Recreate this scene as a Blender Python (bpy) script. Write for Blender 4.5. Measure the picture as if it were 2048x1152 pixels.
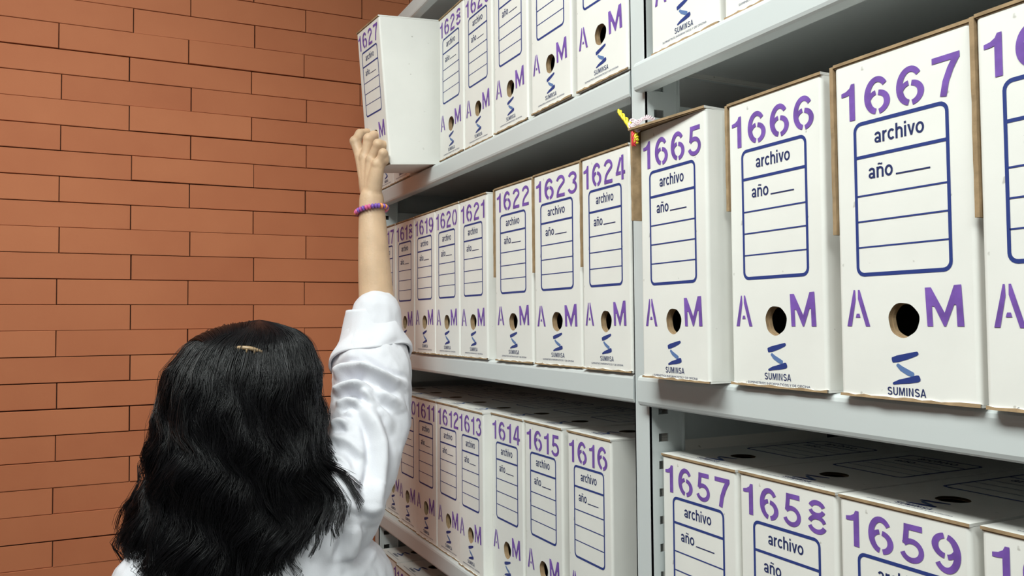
import bpy, bmesh, math, random
import numpy as np
from mathutils import Vector, Matrix, noise

for o in list(bpy.data.objects):
    bpy.data.objects.remove(o)
random.seed(7)
rng = np.random.default_rng(7)
scene = bpy.context.scene
COL = scene.collection

# ------------------------------------------------------------------ camera
CAM = Vector((0.79841, -0.53933, 1.56133))
FW = Vector((-0.899589, 0.435004, 0.038873))
RT = Vector((0.435039, 0.900376, -0.007987))
UP = Vector((0.038475, -0.009726, 0.999212))
cd = bpy.data.cameras.new('camera')
cd.sensor_width = 36.0
cd.lens = 1675.08 / 2048 * 36.0
cd.clip_start = 0.02
cam = bpy.data.objects.new('camera', cd)
COL.objects.link(cam)
cam.matrix_world = Matrix(((RT.x, UP.x, -FW.x, CAM.x), (RT.y, UP.y, -FW.y, CAM.y),
                           (RT.z, UP.z, -FW.z, CAM.z), (0, 0, 0, 1)))
scene.camera = cam

# ------------------------------------------------------------------ light
scene.view_settings.view_transform = 'Standard'
scene.view_settings.look = 'None'
scene.view_settings.gamma = 1.0
scene.view_settings.use_curve_mapping = False
scene.view_settings.exposure = 0.0
w = bpy.data.worlds.new('world')
scene.world = w
w.use_nodes = True
w.node_tree.nodes['Background'].inputs[0].default_value = (0.8, 0.88, 1.0, 1)
w.node_tree.nodes['Background'].inputs[1].default_value = 0.15
CEIL = 2.78


def area(name, loc, sx, sy, power, col=(0.93, 1.0, 0.96)):
    l = bpy.data.lights.new(name, 'AREA')
    l.shape = 'RECTANGLE'
    l.size, l.size_y = sx, sy
    l.energy = power
    l.color = col
    o = bpy.data.objects.new(name, l)
    COL.objects.link(o)
    o.location = loc
    return o


LAMPS = [((0.30, -0.84, CEIL - 0.09), 1.2, 0.5, 30), ((1.9, -0.84, CEIL - 0.09), 1.2, 0.5, 20)]
for i, (loc, sx, sy, p) in enumerate(LAMPS):
    area('tube_light', loc, sx, sy, p)


# ------------------------------------------------------------------ materials
def mat(name, col, rough=0.6, metal=0.0, spec=0.5, var=0.0, vscale=8.0, bump=0.0, bscale=60.0, var2=None, coat=0.0):
    m = bpy.data.materials.new(name)
    m.use_nodes = True
    nt = m.node_tree
    b = nt.nodes['Principled BSDF']
    b.inputs['Base Color'].default_value = (*col, 1)
    b.inputs['Roughness'].default_value = rough
    b.inputs['Metallic'].default_value = metal
    b.inputs['Specular IOR Level'].default_value = spec
    b.inputs['Coat Weight'].default_value = coat
    if var > 0 or bump > 0:
        tc = nt.nodes.new('ShaderNodeTexCoord')
    if var > 0:
        n = nt.nodes.new('ShaderNodeTexNoise')
        n.inputs['Scale'].default_value = vscale
        n.inputs['Detail'].default_value = 5
        nt.links.new(tc.outputs['Object'], n.inputs['Vector'])
        r = nt.nodes.new('ShaderNodeValToRGB')
        c2 = var2 if var2 else tuple(min(1, c * (1 + var)) for c in col)
        r.color_ramp.elements[0].color = (*[c * (1 - var) for c in col], 1)
        r.color_ramp.elements[1].color = (*c2, 1)
        r.color_ramp.elements[0].position = 0.3
        r.color_ramp.elements[1].position = 0.7
        nt.links.new(n.outputs['Fac'], r.inputs['Fac'])
        nt.links.new(r.outputs['Color'], b.inputs['Base Color'])
    if bump > 0:
        n2 = nt.nodes.new('ShaderNodeTexNoise')
        n2.inputs['Scale'].default_value = bscale
        n2.inputs['Detail'].default_value = 4
        nt.links.new(tc.outputs['Object'], n2.inputs['Vector'])
        bp = nt.nodes.new('ShaderNodeBump')
        bp.inputs['Strength'].default_value = bump
        bp.inputs['Distance'].default_value = 0.002
        nt.links.new(n2.outputs['Fac'], bp.inputs['Height'])
        nt.links.new(bp.outputs['Normal'], b.inputs['Normal'])
    return m


M = {}
M['white'] = mat('white_cardboard', (0.80, 0.785, 0.745), 0.55, spec=0.35, var=0.03, vscale=14, bump=0.12, bscale=45)
nt = M['white'].node_tree
bs = nt.nodes['Principled BSDF']
src = bs.inputs['Base Color'].links[0].from_socket
tc = nt.nodes.new('ShaderNodeTexCoord')
sn = nt.nodes.new('ShaderNodeTexNoise'); sn.inputs['Scale'].default_value = 85; sn.inputs['Detail'].default_value = 2
nt.links.new(tc.outputs['Object'], sn.inputs['Vector'])
sr = nt.nodes.new('ShaderNodeValToRGB')
sr.color_ramp.elements[0].position = 0.735; sr.color_ramp.elements[0].color = (0, 0, 0, 1)
sr.color_ramp.elements[1].position = 0.77; sr.color_ramp.elements[1].color = (0.55, 0.55, 0.55, 1)
nt.links.new(sn.outputs['Fac'], sr.inputs['Fac'])
sm = nt.nodes.new('ShaderNodeMix'); sm.data_type = 'RGBA'
nt.links.new(sr.outputs['Color'], sm.inputs['Factor'])
nt.links.new(src, sm.inputs[6])
sm.inputs[7].default_value = (0.30, 0.27, 0.23, 1)
nt.links.new(sm.outputs[2], bs.inputs['Base Color'])
M['kraft'] = mat('kraft_cardboard', (0.33, 0.225, 0.128), 0.85, spec=0.2, var=0.22, vscale=60, bump=0.4, bscale=150)
M['inside'] = mat('cardboard_inside_painted_shade', (0.09, 0.066, 0.045), 0.9, spec=0.1)  # kraft made darker so its colour stands in for shade inside the box
M['blue'] = mat('blue_print', (0.024, 0.044, 0.205), 0.55, spec=0.3)
M['navy'] = mat('navy_print', (0.018, 0.028, 0.115), 0.55, spec=0.3)
M['purple'] = mat('purple_stencil_ink', (0.175, 0.082, 0.37), 0.6, spec=0.3, var=0.22, vscale=70)
M['steelblue'] = mat('pale_blue_print', (0.11, 0.19, 0.40), 0.55, spec=0.3)
M['steel'] = mat('light_grey_painted_steel', (0.60, 0.635, 0.635), 0.38, spec=0.5, var=0.02, vscale=3)
M['dark'] = mat('dark_rubber', (0.02, 0.02, 0.022), 0.8)
M['skin'] = mat('skin', (0.64, 0.44, 0.285), 0.5, spec=0.4, var=0.09, vscale=30, bump=0.25, bscale=220)
M['skin'].node_tree.nodes['Principled BSDF'].inputs['Subsurface Weight'].default_value = 0.12
M['skin'].node_tree.nodes['Principled BSDF'].inputs['Subsurface Radius'].default_value = (0.01, 0.004, 0.002)
M['coat'] = mat('white_cotton', (0.75, 0.75, 0.80), 0.85, spec=0.15, bump=0.15, bscale=500)
M['hair'] = mat('black_hair', (0.006, 0.0055, 0.007), 0.33, spec=0.42)
M['trousers'] = mat('dark_blue_denim', (0.03, 0.045, 0.10), 0.85, spec=0.2)
M['shoe'] = mat('black_leather', (0.015, 0.015, 0.015), 0.45)
M['clip'] = mat('brown_clip', (0.34, 0.23, 0.13), 0.35)
M['pink'] = mat('pink_bead', (0.72, 0.14, 0.34), 0.35)
M['violet'] = mat('violet_bead', (0.22, 0.10, 0.46), 0.35)
M['orange'] = mat('orange_bead', (0.85, 0.30, 0.08), 0.35)
M['magenta'] = mat('magenta_bead', (0.46, 0.08, 0.33), 0.35)
M['yellow'] = mat('yellow_plastic_cord', (0.85, 0.70, 0.03), 0.4)
M['red'] = mat('red_plastic_cord', (0.75, 0.04, 0.05), 0.4)
M['clear'] = mat('whitish_pink_twine', (0.78, 0.62, 0.66), 0.45)
M['ceiling'] = mat('white_ceiling_paint', (0.75, 0.76, 0.75), 0.9)
M['plaster'] = mat('grey_wall_paint', (0.30, 0.305, 0.30), 0.9, var=0.03)
M['backwall'] = mat('dark_grey_wall_paint', (0.075, 0.085, 0.088), 0.9)
M['floor'] = mat('grey_floor_tiles', (0.12, 0.115, 0.11), 0.6, var=0.1, vscale=5)
M['joint'] = mat('dark_brick_joint', (0.035, 0.014, 0.008), 0.95)
em = bpy.data.materials.new('lamp_diffuser')
em.use_nodes = True
em.node_tree.nodes['Principled BSDF'].inputs['Emission Color'].default_value = (0.93, 1, 0.96, 1)
em.node_tree.nodes['Principled BSDF'].inputs['Emission Strength'].default_value = 4
M['lamp'] = em

# terracotta brick: per-brick tint from an attribute + mottling
bm_ = bpy.data.materials.new('terracotta_brick')
bm_.use_nodes = True
nt = bm_.node_tree
b = nt.nodes['Principled BSDF']
b.inputs['Roughness'].default_value = 0.75
b.inputs['Specular IOR Level'].default_value = 0.25
at_ = nt.nodes.new('ShaderNodeAttribute'); at_.attribute_name = 'tint'
tc = nt.nodes.new('ShaderNodeTexCoord')
no = nt.nodes.new('ShaderNodeTexNoise'); no.inputs['Scale'].default_value = 7; no.inputs['Detail'].default_value = 6
nt.links.new(tc.outputs['Object'], no.inputs['Vector'])
mx = nt.nodes.new('ShaderNodeMath'); mx.operation = 'MULTIPLY_ADD'
nt.links.new(no.outputs['Fac'], mx.inputs[0]); mx.inputs[1].default_value = 0.5
nt.links.new(at_.outputs['Fac'], mx.inputs[2])
rp = nt.nodes.new('ShaderNodeValToRGB')
rp.color_ramp.elements[0].position = 0.1; rp.color_ramp.elements[0].color = (0.38, 0.112, 0.050, 1)
rp.color_ramp.elements[1].position = 1.2 - 0.2; rp.color_ramp.elements[1].color = (0.56, 0.205, 0.094, 1)
nt.links.new(mx.outputs[0], rp.inputs['Fac'])
nt.links.new(rp.outputs['Color'], b.inputs['Base Color'])
n2 = nt.nodes.new('ShaderNodeTexNoise'); n2.inputs['Scale'].default_value = 120
nt.links.new(tc.outputs['Object'], n2.inputs['Vector'])
bp = nt.nodes.new('ShaderNodeBump'); bp.inputs['Strength'].default_value = 0.15; bp.inputs['Distance'].default_value = 0.001
nt.links.new(n2.outputs['Fac'], bp.inputs['Height']); nt.links.new(bp.outputs['Normal'], b.inputs['Normal'])
M['brick'] = bm_


# ------------------------------------------------------------------ helpers
class MB:
    """collects polygons with material slots"""
    def __init__(s):
        s.v, s.f, s.m, s.s = [], [], [], []

    def poly(s, pts, mi=0, smooth=False):
        i = len(s.v)
        s.v += [tuple(p) for p in pts]
        s.f.append(tuple(range(i, i + len(pts)))); s.m.append(mi); s.s.append(smooth)

    def mesh(s, vs, fs, mi=0, smooth=False):
        i = len(s.v)
        s.v += [tuple(p) for p in vs]
        for f in fs:
            s.f.append(tuple(a + i for a in f)); s.m.append(mi); s.s.append(smooth)

    def box(s, lo, hi, mi=0):
        x0, y0, z0 = lo; x1, y1, z1 = hi
        vs = [(x0, y0, z0), (x1, y0, z0), (x1, y1, z0), (x0, y1, z0), (x0, y0, z1), (x1, y0, z1), (x1, y1, z1), (x0, y1, z1)]
        s.mesh(vs, [(0, 3, 2, 1), (4, 5, 6, 7), (0, 1, 5, 4), (1, 2, 6, 5), (2, 3, 7, 6), (3, 0, 4, 7)], mi)

    def data(s, name, mats):
        me = bpy.data.meshes.new(name)
        me.from_pydata(s.v, [], s.f)
        for m in mats:
            me.materials.append(m)
        me.polygons.foreach_set('material_index', s.m)
        me.polygons.foreach_set('use_smooth', s.s)
        me.update()
        return me


def link(name, me, parent=None):
    o = bpy.data.objects.new(name, me)
    COL.objects.link(o)
    if parent:
        o.parent = parent
    return o


def empty(name, loc, label, cat, group=None):
    o = bpy.data.objects.new(name, None)
    o.empty_display_size = 0.05
    COL.objects.link(o)
    o.location = loc
    o['label'] = label; o['category'] = cat
    if group:
        o['group'] = group
    return o


def tag(o, label, cat, group=None):
    o['label'] = label; o['category'] = cat
    if group:
        o['group'] = group
    return o


def struct(name, mb, mats):
    o = link(name, mb.data(name, mats)); o['kind'] = 'structure'
    return o


def crom(P, n):
    """Catmull-Rom resample of rows"""
    P = np.array(P, float)
    Q = np.vstack([2 * P[0] - P[1], P, 2 * P[-1] - P[-2]])
    k = len(P) - 1
    out = []
    for t in np.linspace(0, k, n):
        i = min(int(t), k - 1); u = t - i
        a, b_, c, d = Q[i:i + 4]
        out.append(0.5 * (2 * b_ + (c - a) * u + (2 * a - 5 * b_ + 4 * c - d) * u * u + (3 * b_ - a - 3 * c + d) * u ** 3))
    return np.array(out)


def tube(points, radii, seg=16, caps=True, n=None, flat=None, up=(0.3, -0.9, 0.2)):
    """closed tapered tube with rounded ends -> verts, faces; flat = (axis, factor)"""
    P = np.array(points, float); R = np.array(radii, float)
    if n:
        X = crom(np.column_stack([P, R]), n); P, R = X[:, :3], X[:, 3]
    T = np.gradient(P, axis=0); T /= np.linalg.norm(T, axis=1)[:, None] + 1e-12
    if caps:
        pre, prer, post, postr = [], [], [], []
        for a in (88, 65, 42, 20):
            pre.append(P[0] - T[0] * R[0] * math.sin(math.radians(a))); prer.append(R[0] * math.cos(math.radians(a)))
            post.insert(0, P[-1] + T[-1] * R[-1] * math.sin(math.radians(a))); postr.insert(0, R[-1] * math.cos(math.radians(a)))
        P = np.vstack([pre, P, post]); R = np.concatenate([prer, R, postr])
        T = np.vstack([np.repeat(T[:1], 4, 0), T, np.repeat(T[-1:], 4, 0)])
    u = np.array(up, float)
    vs, fs = [], []
    for i in range(len(P)):
        u = u - T[i] * (u @ T[i]); u /= np.linalg.norm(u)
        v = np.cross(T[i], u)
        for k in range(seg):
            a = 2 * math.pi * k / seg
            off = R[i] * (math.cos(a) * u + math.sin(a) * v)
            if flat is not None:
                ax, fa = flat
                ax = np.array(ax, float); ax /= np.linalg.norm(ax)
                off = off - ax * (off @ ax) * (1 - fa)
            vs.append(P[i] + off)
    for i in range(len(P) - 1):
        for k in range(seg):
            a, b_ = i * seg + k, i * seg + (k + 1) % seg
            fs.append((a, b_, b_ + seg, a + seg))
    fs.append(tuple(range(seg - 1, -1, -1)))
    fs.append(tuple(range((len(P) - 1) * seg, len(P) * seg)))
    return vs, fs


def ellipsoid(c, r, ax=None, nu=28, nv=18):
    A = np.eye(3) if ax is None else np.array(ax, float)      # rows = axes
    vs, fs = [], []
    for j in range(nv + 1):
        th = math.pi * (j / nv) * 0.999 + 0.0005
        for i in range(nu):
            ph = 2 * math.pi * i / nu
            l = (r[0] * math.sin(th) * math.cos(ph), r[1] * math.sin(th) * math.sin(ph), r[2] * math.cos(th))
            vs.append(np.array(c) + A[0] * l[0] + A[1] * l[1] + A[2] * l[2])
    for j in range(nv):
        for i in range(nu):
            a, b_ = j * nu + i, j * nu + (i + 1) % nu
            fs.append((a, a + nu, b_ + nu, b_))
    fs.append(tuple(range(nu))); fs.append(tuple(range((nv + 1) * nu - 1, nv * nu - 1, -1)))
    return vs, fs


def remeshed(name, mb, voxel, smooth_it=4, smooth_f=0.5):
    """union of overlapping closed shapes as one continuous surface"""
    me = mb.data(name + '_src', [])
    o = bpy.data.objects.new(name + '_src', me)
    COL.objects.link(o)
    r = o.modifiers.new('r', 'REMESH'); r.mode = 'VOXEL'; r.voxel_size = voxel
    if smooth_it:
        s = o.modifiers.new('s', 'SMOOTH'); s.iterations = smooth_it; s.factor = smooth_f
    bpy.context.view_layer.update()
    dg = bpy.context.evaluated_depsgraph_get()
    out = bpy.data.meshes.new_from_object(o.evaluated_get(dg))
    out.name = name
    bpy.data.objects.remove(o)
    out.polygons.foreach_set('use_smooth', [True] * len(out.polygons))
    return out


# ------------------------------------------------------------------ room
ZM = 1.5                      # height of the middle shelf
XW = -1.07                    # brick wall
YB = 0.47                     # wall behind the shelves
YF = -2.6                    # wall behind the camera
XR = 3.4
mb = MB(); mb.box((XW - 0.15, YF - 0.1, -0.1), (XR + 0.1, YB + 0.1, 0.0)); struct('floor', mb, [M['floor']])
mb = MB(); mb.box((XW - 0.15, YF - 0.1, CEIL), (XR + 0.1, YB + 0.1, CEIL + 0.1)); struct('ceiling', mb, [M['ceiling']])
mb = MB(); mb.box((XW - 0.15, YB, 0), (XR + 0.1, YB + 0.1, CEIL)); struct('wall_back', mb, [M['backwall']])
mb = MB(); mb.box((XW - 0.15, YF - 0.1, 0), (XR + 0.1, YF, CEIL)); struct('wall_front', mb, [M['plaster']])
mb = MB(); mb.box((XR, YF, 0), (XR + 0.1, YB, CEIL)); struct('wall_right', mb, [M['plaster']])

# brick wall: real bricks, tight joints
mb = MB(); tints = []
mb.box((XW - 0.15, YF, 0), (XW - 0.006, YB, CEIL), 0); tints += [0.3] * 6
PZ, LB = 0.0509, 0.2415
k0 = int(-ZM / PZ) - 1
br = random.Random(3)
for k in range(k0, 26):
    z0 = ZM - 0.002 + PZ * k
    z1 = z0 + PZ
    if z1 < 0.005 or z0 > CEIL - 0.01:
        continue
    zb, zt = max(z0, 0.0), min(z1, CEIL)
    gap_t = br.choice([0.0003, 0.0004, 0.0008, 0.0012, 0.0016, 0.0022])
    off = (-0.627 if k % 2 == 0 else -0.499) + br.uniform(-0.004, 0.004)
    n0 = int(math.floor((YF - off) / LB))
    for i in range(n0, n0 + 15):
        y0, y1 = off + i * LB, off + (i + 1) * LB
        y0 += 0.0008; y1 -= br.uniform(0.0006, 0.0014)
        y0, y1 = max(y0, YF), min(y1, YB)
        if y1 - y0 < 0.005:
            continue
        d = XW + br.uniform(-0.0016, 0.0016)
        tl = br.uniform(-0.0008, 0.0008)
        a, c = zb + br.uniform(0.0001, 0.0004), zt - gap_t
        bv = 0.0007
        F = [(d + tl, y0 + bv, a + bv), (d - tl, y1 - bv, a + bv), (d - tl, y1 - bv, c - bv), (d + tl, y0 + bv, c - bv)]
        E_ = [(d - bv, y0, a), (d - bv, y1, a), (d - bv, y1, c), (d - bv, y0, c)]
        G = [(XW - 0.012, y0, a), (XW - 0.012, y1, a), (XW - 0.012, y1, c), (XW - 0.012, y0, c)]
        fs = [(0, 1, 2, 3)]
        for s_ in range(4):
            t_ = (s_ + 1) % 4
            fs.append((4 + s_, 4 + t_, t_, s_)); fs.append((8 + s_, 8 + t_, 4 + t_, 4 + s_))
        mb.mesh(F + E_ + G, fs, 1)
        tv = br.uniform(0.16, 0.40)
        tints += [tv] * 9
me = mb.data('wall_left', [M['joint'], M['brick']])
ta = me.attributes.new('tint', 'FLOAT', 'FACE'); ta.data.foreach_set('value', tints)
o = link('wall_left', me); o['kind'] = 'structure'

# ceiling lamps
for i, (loc, sx, sy, p) in enumerate(LAMPS):
    t = empty('ceiling_lamp', (loc[0], loc[1], CEIL), ['long fluorescent ceiling lamp above the aisle by the brick wall',
              'long fluorescent ceiling lamp farther along the aisle'][i], 'lamp', 'fluorescent ceiling lamps')
    mb = MB(); mb.box((-sx / 2 - 0.03, -sy / 2 - 0.03, -0.06), (sx / 2 + 0.03, sy / 2 + 0.03, 0.0)); link('housing', mb.data('housing', [M['ceiling']]), t)
    mb = MB(); mb.box((-sx / 2, -sy / 2, -0.075), (sx / 2, sy / 2, -0.0605)); link('diffuser', mb.data('diffuser', [M['lamp']]), t)

# ------------------------------------------------------------------ shelving
LEV = [0.098, 0.449, 0.799, ZM - 0.352, ZM, ZM + 0.351, ZM + 0.702]
POSTX = [-1.034, -0.004, 1.026]
PW = 0.030
DEP = 0.41
unit = empty('shelving_unit', (0, 0.2, 0), 'light grey steel shelving unit with two bays full of white archive boxes', 'shelving')


def kid(name, mb_, mats, parent=unit):
    me_ = mb_.data(name, mats)
    o_ = link(name, me_, parent)
    o_.matrix_parent_inverse = Matrix.Translation(-parent.location)
    return o_


def sub(name, me_, parent, root):
    o_ = link(name, me_, parent)
    return o_


def shelf_mesh(x0, x1, z, dy=0.0):
    m_ = MB()
    pr = [(DEP, 0), (0.008, 0), (0.004, -0.0008), (0.0015, -0.003), (0.0005, -0.006), (0.0005, -0.029), (0.0015, -0.032), (0.004, -0.0338),
          (0.018, -0.0338), (0.018, -0.0318), (0.006, -0.0318), (0.0028, -0.029), (0.0028, -0.0035), (0.006, -0.0018), (DEP - 0.002, -0.0018), (DEP - 0.002, -0.0338), (DEP, -0.0338)]
    pr = [(y + (dy if y < 0.05 else 0.0), h) for y, h in pr]
    n_ = len(pr)
    A = [(x0, y, z + h) for y, h in pr]; B = [(x1, y, z + h) for y, h in pr]
    m_.mesh(A + B, [(i, i + n_, (i + 1) % n_ + n_, (i + 1) % n_) for i in range(n_)])
    m_.poly(A); m_.poly(B[::-1])
    # folded end tab of the lip
    for xa, xb in ((x0 + 0.0003, x0 + 0.0015), (x1 - 0.0015, x1 - 0.0003)):
        m_.box((xa, 0.003 + dy, z - 0.0335), (xb, 0.03, z - 0.002))
    return m_


for z in LEV:
    for bay in (0, 1):
        x0 = POSTX[bay] + (0.023 if bay == 1 else 0.02)
        x1 = POSTX[bay + 1] + (0.0005 if bay == 0 else 0.008)
        kid('shelf', shelf_mesh(x0, x1, z, -0.009 if bay else 0.0), [M['steel']])


def post_mesh(x, y0, sgn):
    """L/U post: front face, flange with slots towards +x, inner return"""
    m_ = MB()
    top = ZM + 0.70
    t_ = 0.0018
    m_.box((x, min(y0, y0 + sgn * t_), 0), (x + PW, max(y0, y0 + sgn * t_), top))
    m_.box((x, min(y0, y0 + sgn * 0.035), 0), (x + t_, max(y0, y0 + sgn * 0.035), top))
    xf = x + PW
    xi_ = xf - t_
    P = 0.0303; hh = 0.0092
    zc0 = (ZM - 0.0398) % P
    ya, yb, yc, yd = y0, y0 + sgn * 0.011, y0 + sgn * 0.024, y0 + sgn * 0.042
    for y_ in (ya, yd):
        m_.poly([(xf, y_, 0), (xi_, y_, 0), (xi_, y_, top), (xf, y_, top)])
    for z_ in (0, top):
        m_.poly([(xf, ya, z_), (xf, yd, z_), (xi_, yd, z_), (xi_, ya, z_)])
    zc = zc0
    while zc + hh / 2 < top:
        za, zb = zc - hh / 2, zc + hh / 2
        for y_ in (yb, yc):
            m_.poly([(xf, y_, za), (xf, y_, zb), (xi_, y_, zb), (xi_, y_, za)])
        for z_ in (za, zb):
            m_.poly([(xf, yb, z_), (xf, yc, z_), (xi_, yc, z_), (xi_, yb, z_)])
        zc += P
    for xx in (xf, xf - t_):
        z = 0.0
        zc = zc0
        while zc + hh / 2 < top:
            za, zb = zc - hh / 2, zc + hh / 2
            m_.poly([(xx, ya, z), (xx, yd, z), (xx, yd, za), (xx, ya, za)])
            m_.poly([(xx, ya, za), (xx, yb, za), (xx, yb, zb), (xx, ya, zb)])
            m_.poly([(xx, yc, za), (xx, yd, za), (xx, yd, zb), (xx, yc, zb)])
            z = zb; zc += P
        m_.poly([(xx, ya, z), (xx, yd, z), (xx, yd, top), (xx, ya, top)])
    m_.box((xf - t_, min(yd, yd + sgn * t_), 0), (xf + 0.004, max(yd, yd + sgn * t_), top))
    return m_


for x in POSTX:
    p = kid('upright', post_mesh(x, 0.003, 1), [M['steel']])
    f = MB(); f.box((x - 0.003, 0.0, 0.0), (x + PW + 0.004, 0.048, 0.006)); kid('foot_plate', f, [M['dark']])
    kid('upright', post_mesh(x, DEP, -1), [M['steel']])
    f = MB(); f.box((x - 0.003, DEP - 0.04, 0.0), (x + PW + 0.004, DEP + 0.003, 0.006)); kid('foot_plate', f, [M['dark']])
    for z in LEV:
        f = MB(); f.box((x + 0.003, 0.046, z - 0.075), (x + PW - 0.003, DEP - 0.045, z - 0.045))
        kid('side_brace', f, [M['steel']])
f = MB(); f.box((-1.0365, 0.04, 0.02), (-1.0350, DEP - 0.005, ZM + 0.70)); kid('side_panel', f, [M['steel']])
# back stiffening rails
for z in (LEV[4] + 0.175, LEV[5] + 0.12, LEV[3] + 0.175):
    f = MB(); f.box((-1.03, DEP + 0.001, z - 0.02), (1.05, DEP + 0.012, z + 0.02)); kid('back_rail', f, [M['steel']])

# ------------------------------------------------------------------ lettering
W, H, D = 0.115, 0.263, 0.36


def text2d(s, bold=0.0):
    c = bpy.data.curves.new('t', 'FONT')
    c.body = s; c.size = 1.0; c.resolution_u = 3
    c.offset = bold
    o_ = bpy.data.objects.new('t', c)
    COL.objects.link(o_)
    bpy.context.view_layer.update()
    me_ = bpy.data.meshes.new_from_object(o_.evaluated_get(bpy.context.evaluated_depsgraph_get()))
    vs = np.array([v.co[:2] for v in me_.vertices]); fs = [tuple(p.vertices) for p in me_.polygons]
    bpy.data.objects.remove(o_)
    return vs, fs


T_TAG = text2d('SUMINISTROS INFORMATICOS Y DE OFICINA', 0.0)


def fit(T, x0, x1, base, capref, cap):
    """place text between x0..x1, baseline base, height scaled so that capref (font units) = cap"""
    vs, fs = T
    v = vs.copy()
    sx = (x1 - x0) / (v[:, 0].max() - v[:, 0].min())
    v[:, 0] = (v[:, 0] - v[:, 0].min()) * sx + x0
    v[:, 1] = v[:, 1] * cap / capref + base
    return v, fs


def stroke(pts, wd):
    """constant-width strip along pts (mm) -> quads"""
    P = np.array(pts, float)
    T = np.gradient(P, axis=0); T /= np.linalg.norm(T, axis=1)[:, None]
    N = np.column_stack([-T[:, 1], T[:, 0]])
    wv = np.array(wd) if np.ndim(wd) else np.full(len(P), wd)
    A, B = P + N * wv[:, None] / 2, P - N * wv[:, None] / 2
    n_ = len(P)
    return np.vstack([A, B]), [(i, i + n_, i + 1 + n_, i + 1) for i in range(n_ - 1)]


def arc(cx, cy, rx, ry, a0, a1, n=18):
    t_ = np.radians(np.linspace(a0, a1, n))
    return np.column_stack([cx + rx * np.cos(t_), cy + ry * np.sin(t_)])


def pg(pts):
    return np.array(pts, float), [tuple(range(len(pts)))]


def rot180(gl):
    return [(np.array([[20.5, 28.0]]) - v, f_) for v, f_ in gl]


SW = 4.0
G6 = [stroke(arc(10.3, 14.2, 8.0, 11.8, 38, 262, 26), np.interp(np.linspace(0, 1, 26), [0, .4, .75, 1], [3.8, 4.6, 5.0, 4.0])),
      stroke(arc(10.3, 8.9, 7.6, 7.6, 172, 98, 10), 3.6),
      stroke(arc(10.3, 8.9, 7.9, 7.1, 82, -80, 18), np.interp(np.linspace(0, 1, 18), [0, .5, 1], [3.8, 4.9, 3.8]))]
GL = {
    '1': ([pg([(7.2, 0), (12, 0), (12, 28), (9, 28), (7.6, 25.2), (4.6, 23.4), (0.5, 22.6), (0.5, 19.6), (4.2, 19.6), (7.2, 20.2)])], 13),
    '6': (G6, 20.5),
    '9': (rot180(G6), 20.5),
    '0': ([stroke(arc(10, 14, 7.8, 11.8, 97, 263, 24), SW), stroke(arc(10, 14, 7.8, 11.8, 83, -83, 24), SW)], 20),
    '2': ([stroke(np.vstack([arc(9.8, 20, 7.2, 5.9, 170, -18, 18), arc(19, 3, 15.5, 13, 130, 176, 6)]), SW), pg([(1.2, 0), (18.6, 0), (18.6, 4.2), (1.2, 4.2)])], 20),
    '3': ([stroke(arc(9.3, 20.7, 6.8, 5.2, 165, -78, 20), SW), stroke(arc(9.3, 8.4, 7.6, 6.4, 84, -165, 22), SW)], 19),
    '4': ([pg([(12, 0), (16.4, 0), (16.4, 28), (12, 28)]), stroke([(10.8, 25.5), (7, 18), (3.2, 9.4)], 3.8), pg([(0.6, 6.2), (11, 6.2), (11, 10), (0.6, 10)]), pg([(16.3, 6.2), (19.5, 6.2), (19.5, 10), (16.3, 10)])], 20),
    '5': ([pg([(3.6, 28), (17.6, 28), (17.6, 23.8), (3.4, 23.8)]), pg([(3.6, 25), (7.6, 25), (6.6, 15.5), (2.2, 13.2)]), stroke(arc(9.2, 8.9, 7.5, 6.9, 142, -162, 24), SW)], 19.5),
    '7': ([pg([(0.8, 28), (20, 28), (20, 23.8), (0.8, 23.8)]), stroke(np.array([(17.6, 25), (13.5, 18), (10.2, 10), (8.2, 0)]), 4.6)], 20.5),
    '8': ([stroke(arc(10.2, 21, 6.6, 5.0, 18, 162, 14), SW), stroke(arc(10.2, 21, 6.8, 5.2, 198, 342, 14), 3.6),
           stroke(arc(10.2, 8, 7.6, 6.0, 18, 162, 14), 3.6), stroke(arc(10.2, 8, 7.6, 6.0, 198, 342, 14), SW)], 20.5),
}
G_A = [pg([(0, 0), (4.2, 0), (8.3, 20.5), (8, 28), (6.6, 28)]), pg([(10.6, 28), (12.2, 28), (21.2, -0.2), (17.2, -0.2), (10.4, 21)]), pg([(9.0, 9.6), (11.6, 9.6), (12.4, 6.6), (8.0, 6.6)])]
G_M = [pg([(0, 29), (5, 29), (15.6, 10), (23.4, 30), (29, 30.2), (30.6, 0), (25.2, 0), (24.8, 15.6), (23.2, 15.8), (16.4, 0), (14.8, 0), (7.5, 14.6), (5.5, 15), (6, 0), (1.4, 0)])]


def rrect(x0, z0, x1, z1, r, n=5):
    out = []
    for cx, cz, a0 in ((x1 - r, z1 - r, 0), (x0 + r, z1 - r, 90), (x0 + r, z0 + r, 180), (x1 - r, z0 + r, 270)):
        for i in range(n + 1):
            a = math.radians(a0 + 90 * i / n)
            out.append((cx + r * math.cos(a), cz + r * math.sin(a)))
    return np.array(out)


def add2d(out, T, mi, sc=1.0, ox=0.0, oz=0.0):
    v, f_ = T
    out.append((np.asarray(v) * sc + np.array([[ox, oz]]), f_, mi))


def ell(cx, cy, rx, ry, w_): return stroke(arc(cx, cy, rx, ry, 0, 360, 30), w_)


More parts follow.
